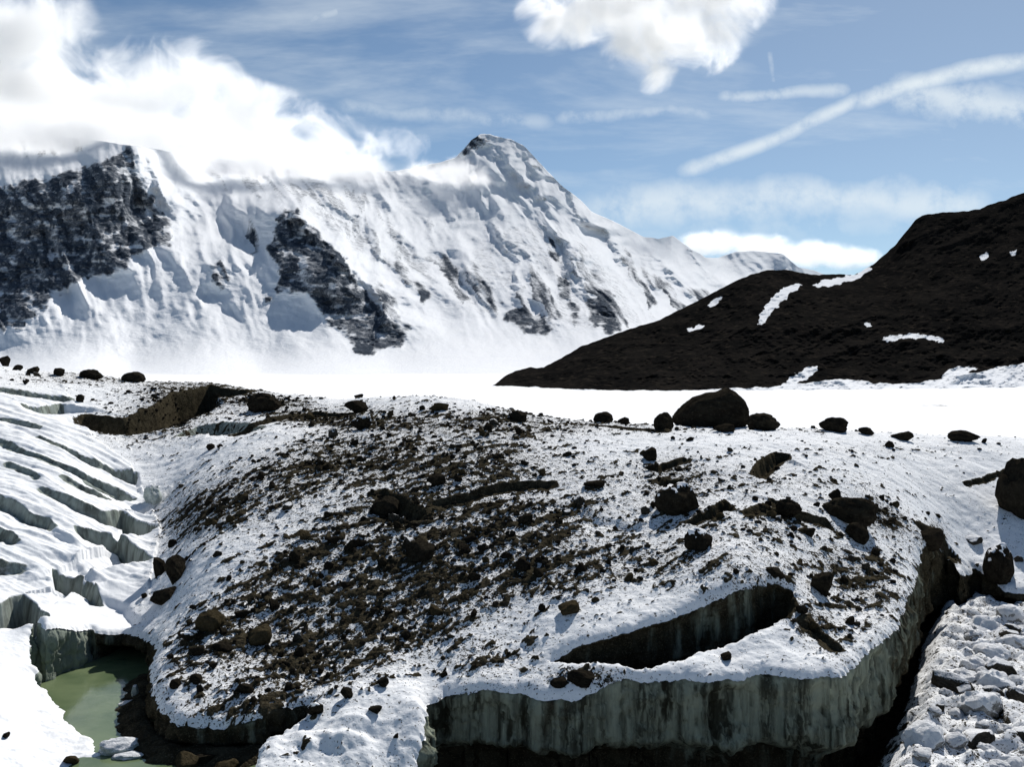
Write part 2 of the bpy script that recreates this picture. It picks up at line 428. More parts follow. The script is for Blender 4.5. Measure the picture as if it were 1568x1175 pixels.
# --- the hollows: pool and moat in front of the cliffs
POOL_PX = [(176,1260),(172,1200),(166,1156),(150,1136),(132,1114),(100,1098),(94,1080),(70,1050),(52,1030),(47,985),(50,945),(72,957),(95,956),(128,958),(138,955),(150,962),(187,962),(214,968),(233,975),
           (240,992),(229,1020),(231,1050),(246,1082),(275,1102),(330,1107),(400,1093),(446,1072),(474,1070),(468,1088),(432,1108),(397,1138),(386,1172),(384,1260)]
MOAT_PX = [(650,1270),(645,1210),(640,1165),(650,1110),(655,1068),(680,1057),(720,1052),(760,1047),(800,1054),(830,1063),(880,1060),(908,1054),(930,1042),(965,1031),(1030,1033),(1100,1037),(1135,1034),(1170,1021),(1200,1027),(1230,1028),
           (1290,1027),(1313,1008),(1338,984),(1373,958),(1380,930),(1394,905),(1408,850),(1418,828),(1431,818),(1446,832),(1457,851),(1470,873),(1492,866),(1516,880),(1541,900),(1600,906),(1760,914)]
SLOT_PX = [(846,1006),(862,994),(880,984),(910,976),(940,967),(1000,948),(1060,927),(1095,912),(1120,903),(1165,889),(1192,887),(1210,895),(1216,908),(1208,926),(1190,946),(1150,966),(1090,986),(1040,1001),(976,1019),(930,1010),(880,1007)]
def resample(P, step):
    P = np.asarray(P); d = np.r_[0, np.cumsum(np.hypot(*np.diff(P, axis=0).T))]
    n = max(int(d[-1] / step), 4); s = np.linspace(0, d[-1], n)
    return np.stack([np.interp(s, d, P[:, 0]), np.interp(s, d, P[:, 1])], 1), s
def rough_edge(P, seed, a=.15, b=.06):
    Q, s = resample(P, .05)
    Q[:, 0] += a * fbm(s / .7, s * 0 + seed, 3, seed) + b * noise2(s / .13, s * 0, seed + 3)
    Q[:, 1] += a * 1.3 * fbm(s / .7, s * 0 + seed + 9, 3, seed + 1) + b * noise2(s / .13, s * 0, seed + 4)
    return Q
pool_edge = rough_edge(plans(POOL_PX), 31)
moat_edge = rough_edge(plans(MOAT_PX), 47)
slot_edge = rough_edge(plans(SLOT_PX + SLOT_PX[:1]), 53, .10, .05); slot_edge[-1] = slot_edge[0]
slot_poly = slot_edge
pool_poly = np.r_[pool_edge, [[pool_edge[-1][0] + .2, 14.5], [pool_edge[0][0] - .2, 14.5]]]
moat_poly = np.r_[moat_edge, [[moat_edge[-1][0] + 4, 30], [moat_edge[-1][0] + 4, 14.5], [moat_edge[0][0], 14.5]]]
def coarse(P, k=6): return np.r_[P[:-3:k], P[-3:]]
near = (GY < 45)
SD = np.full(Z.shape, -9.0)                                # > 0 inside a hollow
cand = near & (den < 9)
for poly in (pool_poly, moat_poly, slot_poly):
    lo = poly.min(0) - 1; hi = poly.max(0) + 1
    m = (GX > lo[0]) & (GX < hi[0]) & (GY > lo[1]) & (GY < hi[1])
    # coarse polygon first, every edge only where it matters
    sd = np.full(m.sum(), -9.0); x = GX[m]; y = GY[m]
    cp = coarse(poly)
    rough = poly_sd(x, y, cp); sd = rough.copy()
    nb = np.abs(rough) < .6
    sd[nb] = poly_sd(x[nb], y[nb], poly)
    SD[m] = np.maximum(SD[m], sd)
Z = Z - .17 * np.exp(-np.clip(-SD, 0, 5) / .10) * (SD > -1.2)

# --- dirt pattern: streaks that run up to the right
sa = math.radians(38)
SX = GX * math.cos(sa) + GY * math.sin(sa); SY = -GX * math.sin(sa) + GY * math.cos(sa)
pat = .62 * fbm(SX / 2.1, SY / .55, 4, 61, .62) + .48 * fbm(GX / .32, GY / .36, 3, 65, .65)
pat = pat + .35 * fbm(SX / .5, SY / .22, 3, 68, .65)
dirt = np.maximum(dirt, sstep(-.20, .20, pat * 1.45 + (np.clip(den, 0, .74) - .72) * .82))
dirt = dirt * (1 - CLEAN)
rockrelief = np.clip(ridged(GX / .5, GY / .5, 3, 71), -.2, 1)
Z = Z + np.clip(dirt, 0, 1) * (.03 + .09 * rockrelief)
speck = np.clip(.08 + den * 1.4, 0, .92) * (1 - CLEAN)
Zfull = Z
iv = np.interp(0, [0], [0])
def hf(x, y):
    """height of the finished near terrain"""
    x = np.asarray(x, float); y = np.asarray(y, float)
    a = np.clip((x / y - Us[0]) / (Us[-1] - Us[0]) * (NCOL - 1), 0, NCOL - 1.001); b = np.clip(np.interp(y, Ys, np.arange(NROW)), 0, NROW - 1.001)
    i = a.astype(int); j = b.astype(int); fa = a - i; fb = b - j
    return (Zfull[j, i] * (1 - fa) + Zfull[j, i + 1] * fa) * (1 - fb) + (Zfull[j + 1, i] * (1 - fa) + Zfull[j + 1, i + 1] * fa) * fb

M_snow_ice = mat_terrain('snowy_glacier_ice', .7)
M_moraine = mat_terrain('snow_dusted_moraine')
M_wall = mat_wall('silty_ice_wall', 0)

faces = grid_faces(NROW, NCOL)
inside = (SD > 0).ravel()
fi = inside[faces].sum(1)
keep = fi < 4
faces = faces[keep]
V = np.stack([GX, GY, Z], -1).reshape(-1, 3).copy()
# pull the rim vertices exactly onto the edge of the hollow
bad = np.unique(faces[inside[faces].any(1)]); bad = bad[inside[bad]]
edges_all = np.r_[pool_edge, moat_edge, slot_edge]
for i in range(0, len(bad), 2000):
    b = bad[i:i + 2000]; d = ((V[b, None, :2] - edges_all[None]) ** 2).sum(2)
    k = d.argmin(1); ok = d[np.arange(len(b)), k] < .5
    V[b[ok], :2] = edges_all[k[ok]]
V[bad, 2] = hf(V[bad, 0], V[bad, 1])
lf = LEFT.ravel()[faces].sum(1) >= 2
at = {'dirt': dirt.ravel(), 'ice': ice.ravel(), 'speck': speck.ravel()}
for nm, sel, mat, lab, cat in (('ice_slope', lf, M_snow_ice, 'snow covered glacier ice cut into slanting ribs above the green pool', 'glacier ice'),
                               ('moraine', ~lf, M_moraine, 'broad mound of glacier ice strewn with dark debris and patchy snow', 'moraine')):
    v, f, a = compact(V, faces[sel], at)
    tag(mesh_obj(nm, v, f, mat, a), lab, cat, kind='structure')

# ------------------------------------------------------------------ walls of the hollows
def outward(Q, poly):
    T = np.gradient(Q, axis=0); 
    k = np.ones(9) / 9
    for c in (0, 1): T[:, c] = np.convolve(np.pad(T[:, c], 4, mode='edge'), k, 'valid')
    N = np.stack([T[:, 1], -T[:, 0]], 1); N /= np.linalg.norm(N, axis=1)[:, None] + 1e-9
    test = poly_sd(Q[:, 0] + N[:, 0] * .15, Q[:, 1] + N[:, 1] * .15, poly)
    return N if (test > 0).mean() > .5 else -N
def wall(name, Q, poly, zbot, under, ustart, silt_shade, seed, label, cat, flute=.16, rows=54):
    """a band of ice that hangs from the rim; under / ustart / silt_shade are given along the rim as [(arc fraction, value)]"""
    N = outward(Q, poly); s = np.r_[0, np.cumsum(np.hypot(*np.diff(Q, axis=0).T))]; fr = s / s[-1]
    zt = hf(Q[:, 0], Q[:, 1]) - .015
    t = np.linspace(0, 1, rows)[:, None]
    S = np.broadcast_to(s[None], (rows, len(s)))
    un = interp(fr, under)[None]; us = interp(fr, ustart)[None]; zb = interp(fr, zbot)[None]
    zz = zt[None] * (1 - t) + zb * t
    fl = flute * (ridged(S / .55 + seed, zz * .25, 3, seed) - .1) + .06 * fbm(S / .16, zz * 1.2, 3, seed + 5) + .25 * fbm(S / 2.3, zz * .5, 2, seed + 8)
    grow = sstep(0, .12, t)
    blk = np.round(fbm(S / 1.4, zz * .5, 3, seed + 12) * 6 + .35 * noise2(S / .2, zz * 2, seed + 13)) / 6
    led = .06 * np.round(fbm(S / 2.0, zz / .22, 2, seed + 14) * 3) / 3
    off = (fl - .10 + flute * 2.2 * blk + led) * grow - un * sstep(us, us + .22, t + .10 * fbm(S / .9, S * 0, 3, seed + 2))
    X = Q[None, :, 0] + N[None, :, 0] * off; Y = Q[None, :, 1] + N[None, :, 1] * off
    X[0] -= N[:, 0] * .05; Y[0] -= N[:, 1] * .05
    zz = zz + .03 * fbm(S / .3, zz * 3, 2, seed + 4) * grow
    v = np.stack([X, Y, np.broadcast_to(zz, X.shape)], -1).reshape(-1, 3)
    si = interp(fr, silt_shade)[None] + .75 * sstep(us - .05, us + .3, t)  # silt plus the undercut's shade, both put into the wall colour
    o = mesh_obj(name, v, grid_faces(rows, len(s)), M_wall, {'silt_shade': np.broadcast_to(si, X.shape)})
    return tag(o, label, cat, kind='structure')
def frac(Q, pts_px):
    s = np.r_[0, np.cumsum(np.hypot(*np.diff(Q, axis=0).T))]; s /= s[-1]; out = []
    for p in pts_px:
        g = plan(*p); out.append(float(s[((Q - np.array(g)) ** 2).sum(1).argmin()]))
    return out
a1, a2, a3, a4, a5, a6, a7 = frac(pool_edge, [(94,1080),(52,1000),(136,955),(150,962),(233,975),(275,1102),(446,1072)])
wall('pool_wall', pool_edge, pool_poly, [(0,-10.4),(1,-10.4)],
     [(0,.3),(a1,.3),(a2,.15),(a3,.1),(a4,1.9),(a5,1.9),(a5+.03,.5),(a6,.9),(a7,.9),(a7+.05,.25),(1,.25)],
     [(0,.5),(a1,.5),(a2,.8),(a3,.8),(a4,.12),(a5,.12),(a5+.03,.35),(a6,.2),(a7,.2),(a7+.05,.7),(1,.7)],
     [(0,-.1),(a1,-.1),(a2,-.35),(a3,-.2),(a4,.7),(a5,.9),(a6,.85),(a7,.7),(a7+.06,.1),(1,.2)], 101,
     'grey green ice wall around the meltwater pool', 'ice wall')
b1, b2, b3, b4, b5 = frac(moat_edge, [(655,1068),(1300,1018),(1410,840),(1446,832),(1492,868)])
wall('ice_cliff', moat_edge, moat_poly, [(0,-10.6),(b2,-10.6),(b3,-10.9),(1,-10.9)],
     [(0,.5),(b1,.9),(b2,.9),(b2+.05,.8),(b3,.9),(b5,1.0),(b5+.04,2.2),(1,2.2)],
     [(0,.5),(b1,.42),(b1+.1,.44),(b2,.47),(b2+.05,.5),(b3,.55),(b5,.6),(b5+.04,.08),(1,.08)],
     [(0,.0),(b1,.2),(b1+.08,.42),(b1+.14,.15),(b2-.1,.0),(b2,.0),(b2+.07,.46),(b3,.75),(b5,.9),(1,.9)], 131,
     'fluted grey green ice cliff with dirt streaks at the front of the debris mound', 'ice cliff', flute=.2)

wall('crevasse_wall', slot_edge, slot_poly, [(0,-7.95),(1,-7.95)], [(0,.1),(1,.1)], [(0,.8),(1,.8)], [(0,.95),(.2,.75),(.3,.62),(.5,.85),(.6,.9),(1,.9)], 151,
     'dark dirty ice walls of the long slot across the front of the mound', 'crevasse', flute=.10, rows=40)
fl = np.r_[slot_edge[:-1:2]]; fc = fl.mean(0)
tag(mesh_obj('crevasse_floor', np.r_[np.c_[fl, fl[:, 0] * 0 - 7.85], [[fc[0], fc[1], -7.8]]], [[k, (k + 1) % len(fl), len(fl)] for k in range(len(fl))], M_moraine, {'dirt': np.ones(len(fl) + 1), 'ice': np.zeros(len(fl) + 1), 'speck': np.zeros(len(fl) + 1)}),
    'dark silty floor of the long slot in the mound', 'crevasse', kind='structure')

# ------------------------------------------------------------------ ground at the foot of the cliffs
gx = np.linspace(-24, 40, 640); gy = np.linspace(14, 48, 400)
X, Y = np.meshgrid(gx, gy)
SDm = poly_sd(X, Y, coarse(moat_poly, 5)); SDp = poly_sd(X, Y, coarse(pool_poly, 5))
lump = .34 * np.clip(ridged(X / 1.3, Y / 1.3, 3, 201), -.3, 1) + .16 * fbm(X / .45, Y / .45, 3, 205)
right = sstep(6.4, 8.6, X - (Y - 21) * .52)
zr = -9.15 + .35 * fbm(X / 5, Y / 5, 2, 211) * .6 + lump - .18 * np.exp(-np.clip(SDm, 0, 9) / .4)
zg = np.where(SDm > 0, zr * right + (-10.7) * (1 - right), -11.2)
zg = np.where(SDp > 0, -10.2, zg)
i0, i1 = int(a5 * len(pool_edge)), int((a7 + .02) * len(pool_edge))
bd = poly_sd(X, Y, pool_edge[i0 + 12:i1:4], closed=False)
zg = np.where(SDp > 0, np.maximum(zg, -8.80 - .42 * np.clip(bd - .3, 0, 9) + .10 * fbm(X / .4, Y / .4, 3, 231)), zg)  # added dark bank, standing in for the black shade under the pool's lip
gd = np.clip(1 - right + sstep(.18, -.05, SDm) + sstep(.25, .5, fbm(X / 1.3, Y / 1.3, 3, 221)) * .55, 0, 1)  # front pit and cliff foot darkened to paint in deep shade; patches are dirt
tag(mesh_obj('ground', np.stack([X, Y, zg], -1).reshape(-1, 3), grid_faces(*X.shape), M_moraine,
             {'dirt': gd, 'ice': gd * 0, 'speck': gd * 0 + .55}), 'snowy rubble ground at the foot of the ice cliff', 'ground', kind='structure')  # 'dirt' here carries gd: painted deep shade plus the dirt patches

# ------------------------------------------------------------------ water of the pool
m, t, b = material('murky_meltwater')
co = obj_coord(t)
t.link(t.mix(t.maprange(t.noise(co, .45, 3), .35, .65), (.075, .11, .055), (.15, .19, .10)), b.inputs['Base Color'])
b.inputs['Roughness'].default_value = .08; b.inputs['IOR'].default_value = 1.33; b.inputs['Specular IOR Level'].default_value = .5
bump(t, b, t.noise(t.mapping(co, (1, 1.6, 1)), 5.0, 3), .12, .03)
wx = np.linspace(-22, -2.6, 30); wy = np.linspace(14.5, 34, 30); X, Y = np.meshgrid(wx, wy)
tag(mesh_obj('water', np.stack([X, Y, X * 0 - 9.0], -1).reshape(-1, 3), grid_faces(30, 30), m), 'murky green meltwater pool below the ice ribs', 'water', kind='structure')

# ================================================================== SNOWFIELD, MOUNTAIN, HILL
m, t, b = material('clean_snow'); M_field = m
co = obj_coord(t)
sd = t.attr('dirt')
col = t.mix(t.noise(co, .02, 4), (.83, .84, .86), (.88, .885, .89))
col = t.mix(t.maprange(t.math('ADD', sd, t.math('MULTIPLY', t.math('SUBTRACT', t.noise(co, .25, 4), .5), .9)), .5, .62), col, (.07, .06, .05))
t.link(col, b.inputs['Base Color'])
ax = np.sinh(np.linspace(-4.2, 4.2, 220)) * 300; ay = np.r_[np.linspace(-9000, -200, 20), np.sinh(np.linspace(-.6, 4.0, 260)) * 330]
ax = np.unique(ax); ay = np.unique(ay)
X, Y = np.meshgrid(ax, ay)
zf = -25 + .8 * fbm(X / 160, Y / 160, 3, 301) - 6 * sstep(160, 60, np.hypot(X, Y))
fpx = CX + F * X / np.maximum(Y, 1); fpy = HY + F * 25 / np.maximum(Y, 1)
sd = np.where((Y > 100), np.exp(-((fpx - 1440) / 60) ** 2 - ((fpy - 622) / 5) ** 2) * .55, 0)
tag(mesh_obj('snowfield', np.stack([X, Y, zf], -1).reshape(-1, 3), grid_faces(*X.shape), M_field, {'dirt': sd}), 'wide flat glacier under bright snow', 'snowfield', kind='structure')

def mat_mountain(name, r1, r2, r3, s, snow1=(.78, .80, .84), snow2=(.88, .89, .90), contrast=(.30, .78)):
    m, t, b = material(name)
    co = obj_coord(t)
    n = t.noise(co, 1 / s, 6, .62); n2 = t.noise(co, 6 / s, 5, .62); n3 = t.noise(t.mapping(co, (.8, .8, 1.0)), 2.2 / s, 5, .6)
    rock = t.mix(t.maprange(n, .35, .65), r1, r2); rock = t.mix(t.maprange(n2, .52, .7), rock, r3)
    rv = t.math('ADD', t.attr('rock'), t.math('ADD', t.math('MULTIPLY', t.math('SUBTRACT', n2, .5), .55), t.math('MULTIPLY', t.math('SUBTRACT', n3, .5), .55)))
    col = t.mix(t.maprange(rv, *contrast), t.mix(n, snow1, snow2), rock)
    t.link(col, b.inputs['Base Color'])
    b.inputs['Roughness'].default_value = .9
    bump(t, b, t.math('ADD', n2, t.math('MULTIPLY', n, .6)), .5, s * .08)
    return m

RIDGE = [(-420,196),(-200,200),(0,204),(130,212),(200,222),(260,232),(330,242),(430,250),(480,256),(520,260),(560,262),(600,262),(640,256),(680,246),(697,242),(712,226),(722,214),(735,205),(750,205),(765,210),(782,213),(800,222),(815,236),(840,264),(862,285),(880,300),(905,322),(925,332),(950,344),(985,362),(1008,366),(1030,360),(1045,372),(1062,384),(1080,394),(1100,395),(1125,386),(1150,384),(1175,386),(1200,390),(1225,410),(1300,430),(1420,470)]
MCT = [(-420,585,1750),(-200,585,1750),(0,585,1750),(200,585,1750),(400,585,1750),(600,585,1850),(800,585,2000),(1000,585,2400),(1200,585,3200),(1400,585,3600),
       (-300,500,2700),(0,508,2680),(110,438,2960),(200,398,3120),(262,380,3220),(205,225,3800),(100,262,3600),(0,300,3500),(235,262,3800),(120,350,3260),(-300,300,3450),
       (240,330,3600),(290,360,3550),(300,300,3950),(262,250,4250),(0,215,4400),(100,225,4400),(-300,200,4500),(0,190,4750),(300,238,4800),(0,262,3700),
       (300,450,3000),(320,520,2600),(160,520,2560),(450,525,2620),(360,400,3250),(425,322,3560),(520,420,3080),(600,520,2740),(575,546,2490),(480,480,2900),(440,480,2900),(470,340,3640),(560,400,3500),(640,500,2940),
       (400,345,3640),(400,285,4300),(560,262,5100),(640,400,3850),(700,480,3280),(780,505,3120),(850,518,3000),(920,512,3000),(740,207,5600),(700,242,5450),(840,265,5500),(880,300,5500),(640,257,5200),(800,350,4650),(720,340,4700),
       (900,400,4500),(960,490,3500),(985,362,5900),(1030,360,6200),(1100,395,6900),(1200,390,7400),(1000,430,4900),(1070,430,5700),(1150,440,6500),(1400,470,8500),(1300,500,6500),(1100,500,4500)]
for _p in (-420, -200, 0, 200, 400, 600, 760): MCT += [(_p, 573, 2120), (_p, 560, 2360)]
md = rbf([(a / 400, b / 400 * 1.6) for a, b, c in MCT], [c for a, b, c in MCT], 3e-3)
ROCKS = [ # polygon, softness px, weight
    ([(-450,300),(0,285),(60,272),(120,258),(165,240),(196,220),(207,221),(212,262),(238,305),(264,340),(262,376),(225,384),(203,398),(196,415),(150,428),(112,436),(88,452),(60,480),(34,504),(0,508),(-450,520)], 9, 1.0),
    ([(425,328),(437,318),(455,322),(492,352),(500,370),(525,385),(543,420),(552,432),(580,468),(600,490),(625,516),(620,530),(590,536),(574,548),(545,543),(535,520),(505,505),(492,480),(470,455),(440,447),(418,450),(424,425),(424,405),(406,383),(414,360)], 7, 1.0),
    ([(322,402),(340,398),(352,412),(352,436),(340,446),(322,432)], 6, .85),
    ([(405,455),(418,455),(418,466),(406,466)], 3, .9),
    ([(350,262),(372,268),(400,290),(418,306),(404,312),(375,290)], 10, .62),
    ([(770,478),(800,470),(830,478),(852,508),(838,518),(800,508),(770,492)], 8, 1.0),
    ([(836,358),(848,362),(858,390),(862,410),(846,400),(838,380)], 6, .95),
    ([(846,418),(862,422),(884,462),(892,495),(880,500),(860,462)], 7, .95),
    ([(888,458),(920,452),(944,470),(956,508),(930,515),(905,500)], 8, 1.0),
    ([(676,420),(700,425),(724,452),(716,465),(690,448)], 12, .62),
    ([(-450,200),(0,203),(130,208),(140,232),(60,244),(0,250),(-450,260)], 10, .58),
    ([(700,242),(714,224),(726,210),(742,206),(770,210),(762,216),(738,222),(712,240)], 5, .85),
    ([(560,270),(640,275),(700,330),(640,330),(580,300)], 30, .34),
    ([(760,440),(960,470),(1010,500),(940,520),(800,520)], 30, .36),
    ([(380,250),(560,280),(640,400),(740,480),(700,480),(560,390),(430,300)], 30, .30),
]
def image_sheet(px, ridge, depth, pyb, nrow, jitter):
    """a slope swept from its foot up to its crest; returns pixel rows and distances"""
    top = interp(px, ridge) + jitter
    v = np.linspace(0, 1, nrow)[:, None]
    return pyb * (1 - v) + top[None] * v, np.broadcast_to(px[None], (nrow, len(px)))
px = np.linspace(-420, 1400, 820)
PY, PX = image_sheet(px, RIDGE, md, 586.0, 400, 3.0 * fbm(px / 30, px * 0, 4, 401))
D = md(np.stack([PX / 400, PY / 400 * 1.6], -1))
wa = fbm(PX / 120, PY / 120, 3, 411)
fall = np.clip((PX - 250) / 500, 0, 1)
cosr = .85; sinr = .28 + .26 * fall
acr = PX * cosr - PY * sinr + 22 * wa; alo = PX * sinr + PY * cosr
steep = sstep(560, 480, PY) * np.clip(.35 + fbm(PX / 150, PY / 150, 2, 415) + .5, .25, 1)
rk = np.zeros(D.shape)
for poly, soft, w in ROCKS:
    lo = np.min(poly, 0) - soft * 4; hi = np.max(poly, 0) + soft * 4
    mm = (PX > lo[0]) & (PX < hi[0]) & (PY > lo[1]) & (PY < hi[1])
    s_ = poly_sd(PX[mm] + 9 * fbm(PX[mm] / 22, PY[mm] / 22, 3, 421), PY[mm] + 9 * fbm(PX[mm] / 22, PY[mm] / 22, 3, 422), poly)
    rk[mm] = np.maximum(rk[mm], w * sstep(-soft, soft, s_))
rk = rk - .30 * sstep(.12, .5, ridged(acr / 15, alo / 34, 4, 425, .6)) * sstep(.1, .6, rk) - .25 * sstep(.0, .4, fbm(PX / 30, PY / 12, 3, 427))
face = sstep(-25, 25, poly_sd(PX, PY, [(620,320),(760,330),(860,330),(940,400),(1020,480),(1010,515),(800,520),(690,470)]))
face2 = sstep(-25, 25, poly_sd(PX, PY, [(250,245),(560,275),(660,400),(700,470),(560,400),(440,310),(330,300)]))
rk = np.maximum(rk, .40 * face * sstep(.18, .62, ridged(acr / 26, alo / 150, 4, 428, .6) + .35 * fbm(PX / 60, PY / 45, 3, 429)))
rk = np.maximum(rk, .50 * face2 * sstep(.22, .7, ridged(acr / 18, alo / 110, 4, 438, .6) + .35 * fbm(PX / 60, PY / 45, 3, 439)))
rk = np.clip(rk, 0, 1)
rib = .6 * ridged(acr / 58, alo / 240, 3, 431, .5) + .5 * fbm(PX / 60, PY / 42, 3, 433, .42)
rib2 = ridged(acr / 17, alo / 90, 3, 441, .6)
fine = ridged(PX / 12 + .4 * wa, PY / 9, 4, 451, .6)
D = D - (185 * rib + 12 * rib2) * steep * (D / 4500) - rk * (30 * fine + 14) * (D / 3500) + 30 * fbm(PX / 40, PY / 30, 4, 461) * (D / 4000) * sstep(590, 520, PY)
CREST = [([(744,208),(778,250),(838,318),(878,400),(950,508)], 150, 58, 15), ([(712,240),(738,318),(800,385),(846,505)], 120, 60, 16), ([(655,262),(690,340),(718,425),(772,482)], 80, 62, 22), ([(800,228),(852,285),(938,370),(1000,482)], 110, 40, 12),
         ([(560,268),(600,350),(668,405),(722,470)], 70, 60, 22), ([(890,308),(950,395),(1052,482)], 110, 44, 14), ([(436,318),(500,370),(560,430),(624,522)], 130, 40, 14), ([(470,268),(545,335),(602,412),(650,470)], 60, 50, 16),
         ([(985,362),(1030,425),(1110,480)], 170, 44, 16), ([(1044,372),(1100,430),(1160,470)], 150, 36, 14), ([(330,255),(372,330),(395,400)], 70, 40, 20), ([(205,222),(250,300),(266,350)], 110, 60, 14), ([(830,330),(872,395),(928,450),(960,512)], 90, 24, 9), ([(760,340),(790,420),(812,500)], 80, 28, 10)]
wx_ = PX + 30 * fbm(PX / 90, PY / 60, 5, 471, .6); wy_ = PY + 16 * fbm(PX / 50, PY / 40, 4, 472)
ribrock = np.zeros(D.shape)
for pl, A, wl, wr in CREST:
    lo = np.min(pl, 0) - 4 * wl; hi = np.max(pl, 0) + 4 * wl
    mm = (PX > lo[0]) & (PX < hi[0]) & (PY > lo[1]) & (PY < hi[1])
    d_, s_, ar, pr, L_ = line_near(wx_[mm], wy_[mm], pl)
    left = s_ < 0                                              # the lines run downhill: their shaded side lies to the left
    left = ~left if ((pl[-1][0] - pl[0][0]) * 0 + 1) < 0 else left
    side = np.where(left, np.clip(1 - d_ / wl, 0, 1), np.clip(1 - d_ / wr, 0, 1) ** 1.4)
    D[mm] = D[mm] - 1.35 * A * (.65 + .8 * fbm(PX[mm] / 45, PY[mm] / 45, 3, 477)) * side * sstep(-4, 30, ar) * sstep(-2, 60, L_ - ar + 8)
    low = sstep(.45, .75, ar / L_) * sstep(L_ + 2, L_ - 14, ar)
    ribrock[mm] = np.maximum(ribrock[mm], np.where(left, sstep(wl * .55, wl * .15, d_), sstep(5, 1, d_)) * low * (.62 + .6 * fbm(acr[mm] / 9, alo[mm] / 48, 3, 475)))
rk = np.clip(np.maximum(rk, ribrock * sstep(300, 360, PX)), 0, 1)
Xm = (PX - CX) / F * D; Zm = -(PY - HY) / F * D
V = np.stack([Xm, D, Zm], -1)
back = [np.stack([V[-1, :, 0] * (1 + k * .03), V[-1, :, 1] * (1 + .05 * k), V[-1, :, 2] - 180 * k ** 1.2], -1) for k in (1, 2, 4, 8)]
V = np.concatenate([V] + [q[None] for q in back], 0)
rka = np.concatenate([rk] + [rk[-1:] * 0] * 4, 0)
M_mtn = mat_mountain('snow_and_rock', (.034, .043, .058), (.072, .086, .108), (.13, .146, .17), 60.0)  # rock tones lightened and blued to stand in for distant haze
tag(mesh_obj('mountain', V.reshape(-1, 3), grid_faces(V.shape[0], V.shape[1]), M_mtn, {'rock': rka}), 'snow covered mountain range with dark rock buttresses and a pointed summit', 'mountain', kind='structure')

HR = [(700,604),(745,596),(758,588),(772,577),(790,568),(812,563),(832,563),(860,548),(890,531),(925,518),(960,505),(985,498),(1010,490),(1045,472),(1080,455),(1115,436),(1150,420),(1175,414),(1200,413),(1222,416),(1240,421),(1275,420),(1308,421),(1322,414),(1338,404),(1352,392),(1370,376),(1390,352),(1402,336),(1412,330),(1432,326),(1455,325),(1480,323),(1500,320),(1520,312),(1540,306),(1552,300),(1568,295),(1650,275),(1800,240),(2000,215)]
HCT = [(700,608,880),(850,608,860),(1000,608,840),(1200,608,860),(1400,608,900),(1600,608,950),(2000,608,1000),
       (760,588,1060),(830,563,1160),(960,505,1330),(1080,455,1470),(1150,420,1560),(1240,421,1640),(1320,414,1700),(1410,330,1900),(1568,295,2000),(1800,240,2150),(2000,215,2200),
       (900,570,1050),(1000,560,1050),(1100,530,1140),(1200,500,1230),(1300,540,1120),(1300,470,1350),(1450,560,1080),(1450,450,1430),(1568,540,1150),(1568,420,1550),(1200,570,1010),(1400,500,1260),(1800,500,1350),(2000,550,1200)]
hd = rbf([(a / 400, b / 400 * 1.6) for a, b, c in HCT], [c for a, b, c in HCT], 2e-3)
px = np.linspace(700, 2000, 620)
PY, PX = image_sheet(px, HR, hd, 608.0, 280, 2.2 * fbm(px / 16, px * 0, 4, 501))
D = hd(np.stack([PX / 400, PY / 400 * 1.6], -1))
edge = sstep(0, 12, PY - PY[-1:])
D = D - (34 * ridged((PX + PY * .5) / 70, PY / 50, 5, 511, .55) + 7 * ridged(PX / 14, PY / 9, 4, 521, .6)) * (.3 + .7 * edge)
HSN = [ ([(1160,497),(1163,482),(1180,458),(1200,440),(1222,434),(1230,437),(1212,448),(1192,468),(1174,490),(1166,498)], 3),
        ([(1083,468),(1092,458),(1106,453),(1104,462),(1090,470)], 3), ([(1050,505),(1064,498),(1080,496),(1076,503),(1056,508)], 3),
        ([(1245,436),(1262,428),(1290,424),(1312,418),(1330,407),(1336,412),(1316,426),(1282,436),(1252,441)], 3),
        ([(1350,520),(1362,514),(1400,511),(1425,513),(1447,520),(1444,526),(1418,519),(1385,519),(1358,524)], 3), ([(1323,496),(1334,494),(1336,500),(1326,502)], 2.5),
        ([(1190,596),(1212,576),(1236,563),(1252,560),(1250,570),(1234,582),(1212,590)], 3), ([(1440,578),(1452,566),(1475,561),(1500,563),(1480,572),(1450,582)], 4),
        ([(1500,392),(1512,388),(1514,394),(1504,398)], 3), ([(1546,386),(1556,382),(1558,390),(1548,392)], 3)]
HBASE = [(700,600),(755,590),(900,597),(1010,600),(1190,592),(1250,583),(1290,580),(1330,583),(1338,587),(1400,587),(1440,580),(1470,573),(1500,570),(1530,562),(1568,556),(1700,545),(2000,520)]
hs = sstep(-3, 3, PY + 3 * fbm(PX / 18, PY / 18, 3, 531) - interp(PX, HBASE))
for poly, soft in HSN:
    hs = np.maximum(hs, sstep(-soft, soft, poly_sd(PX + 6 * fbm(PX / 11, PY / 8, 4, 541, .65), PY + 6 * fbm(PX / 11, PY / 8, 4, 542, .65), poly)))
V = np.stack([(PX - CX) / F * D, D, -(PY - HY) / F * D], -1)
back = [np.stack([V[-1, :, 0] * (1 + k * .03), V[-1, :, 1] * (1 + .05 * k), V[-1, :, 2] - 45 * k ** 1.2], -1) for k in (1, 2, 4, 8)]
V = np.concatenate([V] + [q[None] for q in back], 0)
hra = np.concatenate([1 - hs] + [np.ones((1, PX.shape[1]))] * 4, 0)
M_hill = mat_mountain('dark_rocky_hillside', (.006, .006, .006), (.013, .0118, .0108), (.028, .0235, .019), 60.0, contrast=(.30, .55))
tag(mesh_obj('hill', V.reshape(-1, 3), grid_faces(V.shape[0], V.shape[1]), M_hill, {'rock': hra}), 'dark rocky hill with a few snow patches, sloping down to the glacier', 'hill', kind='structure')

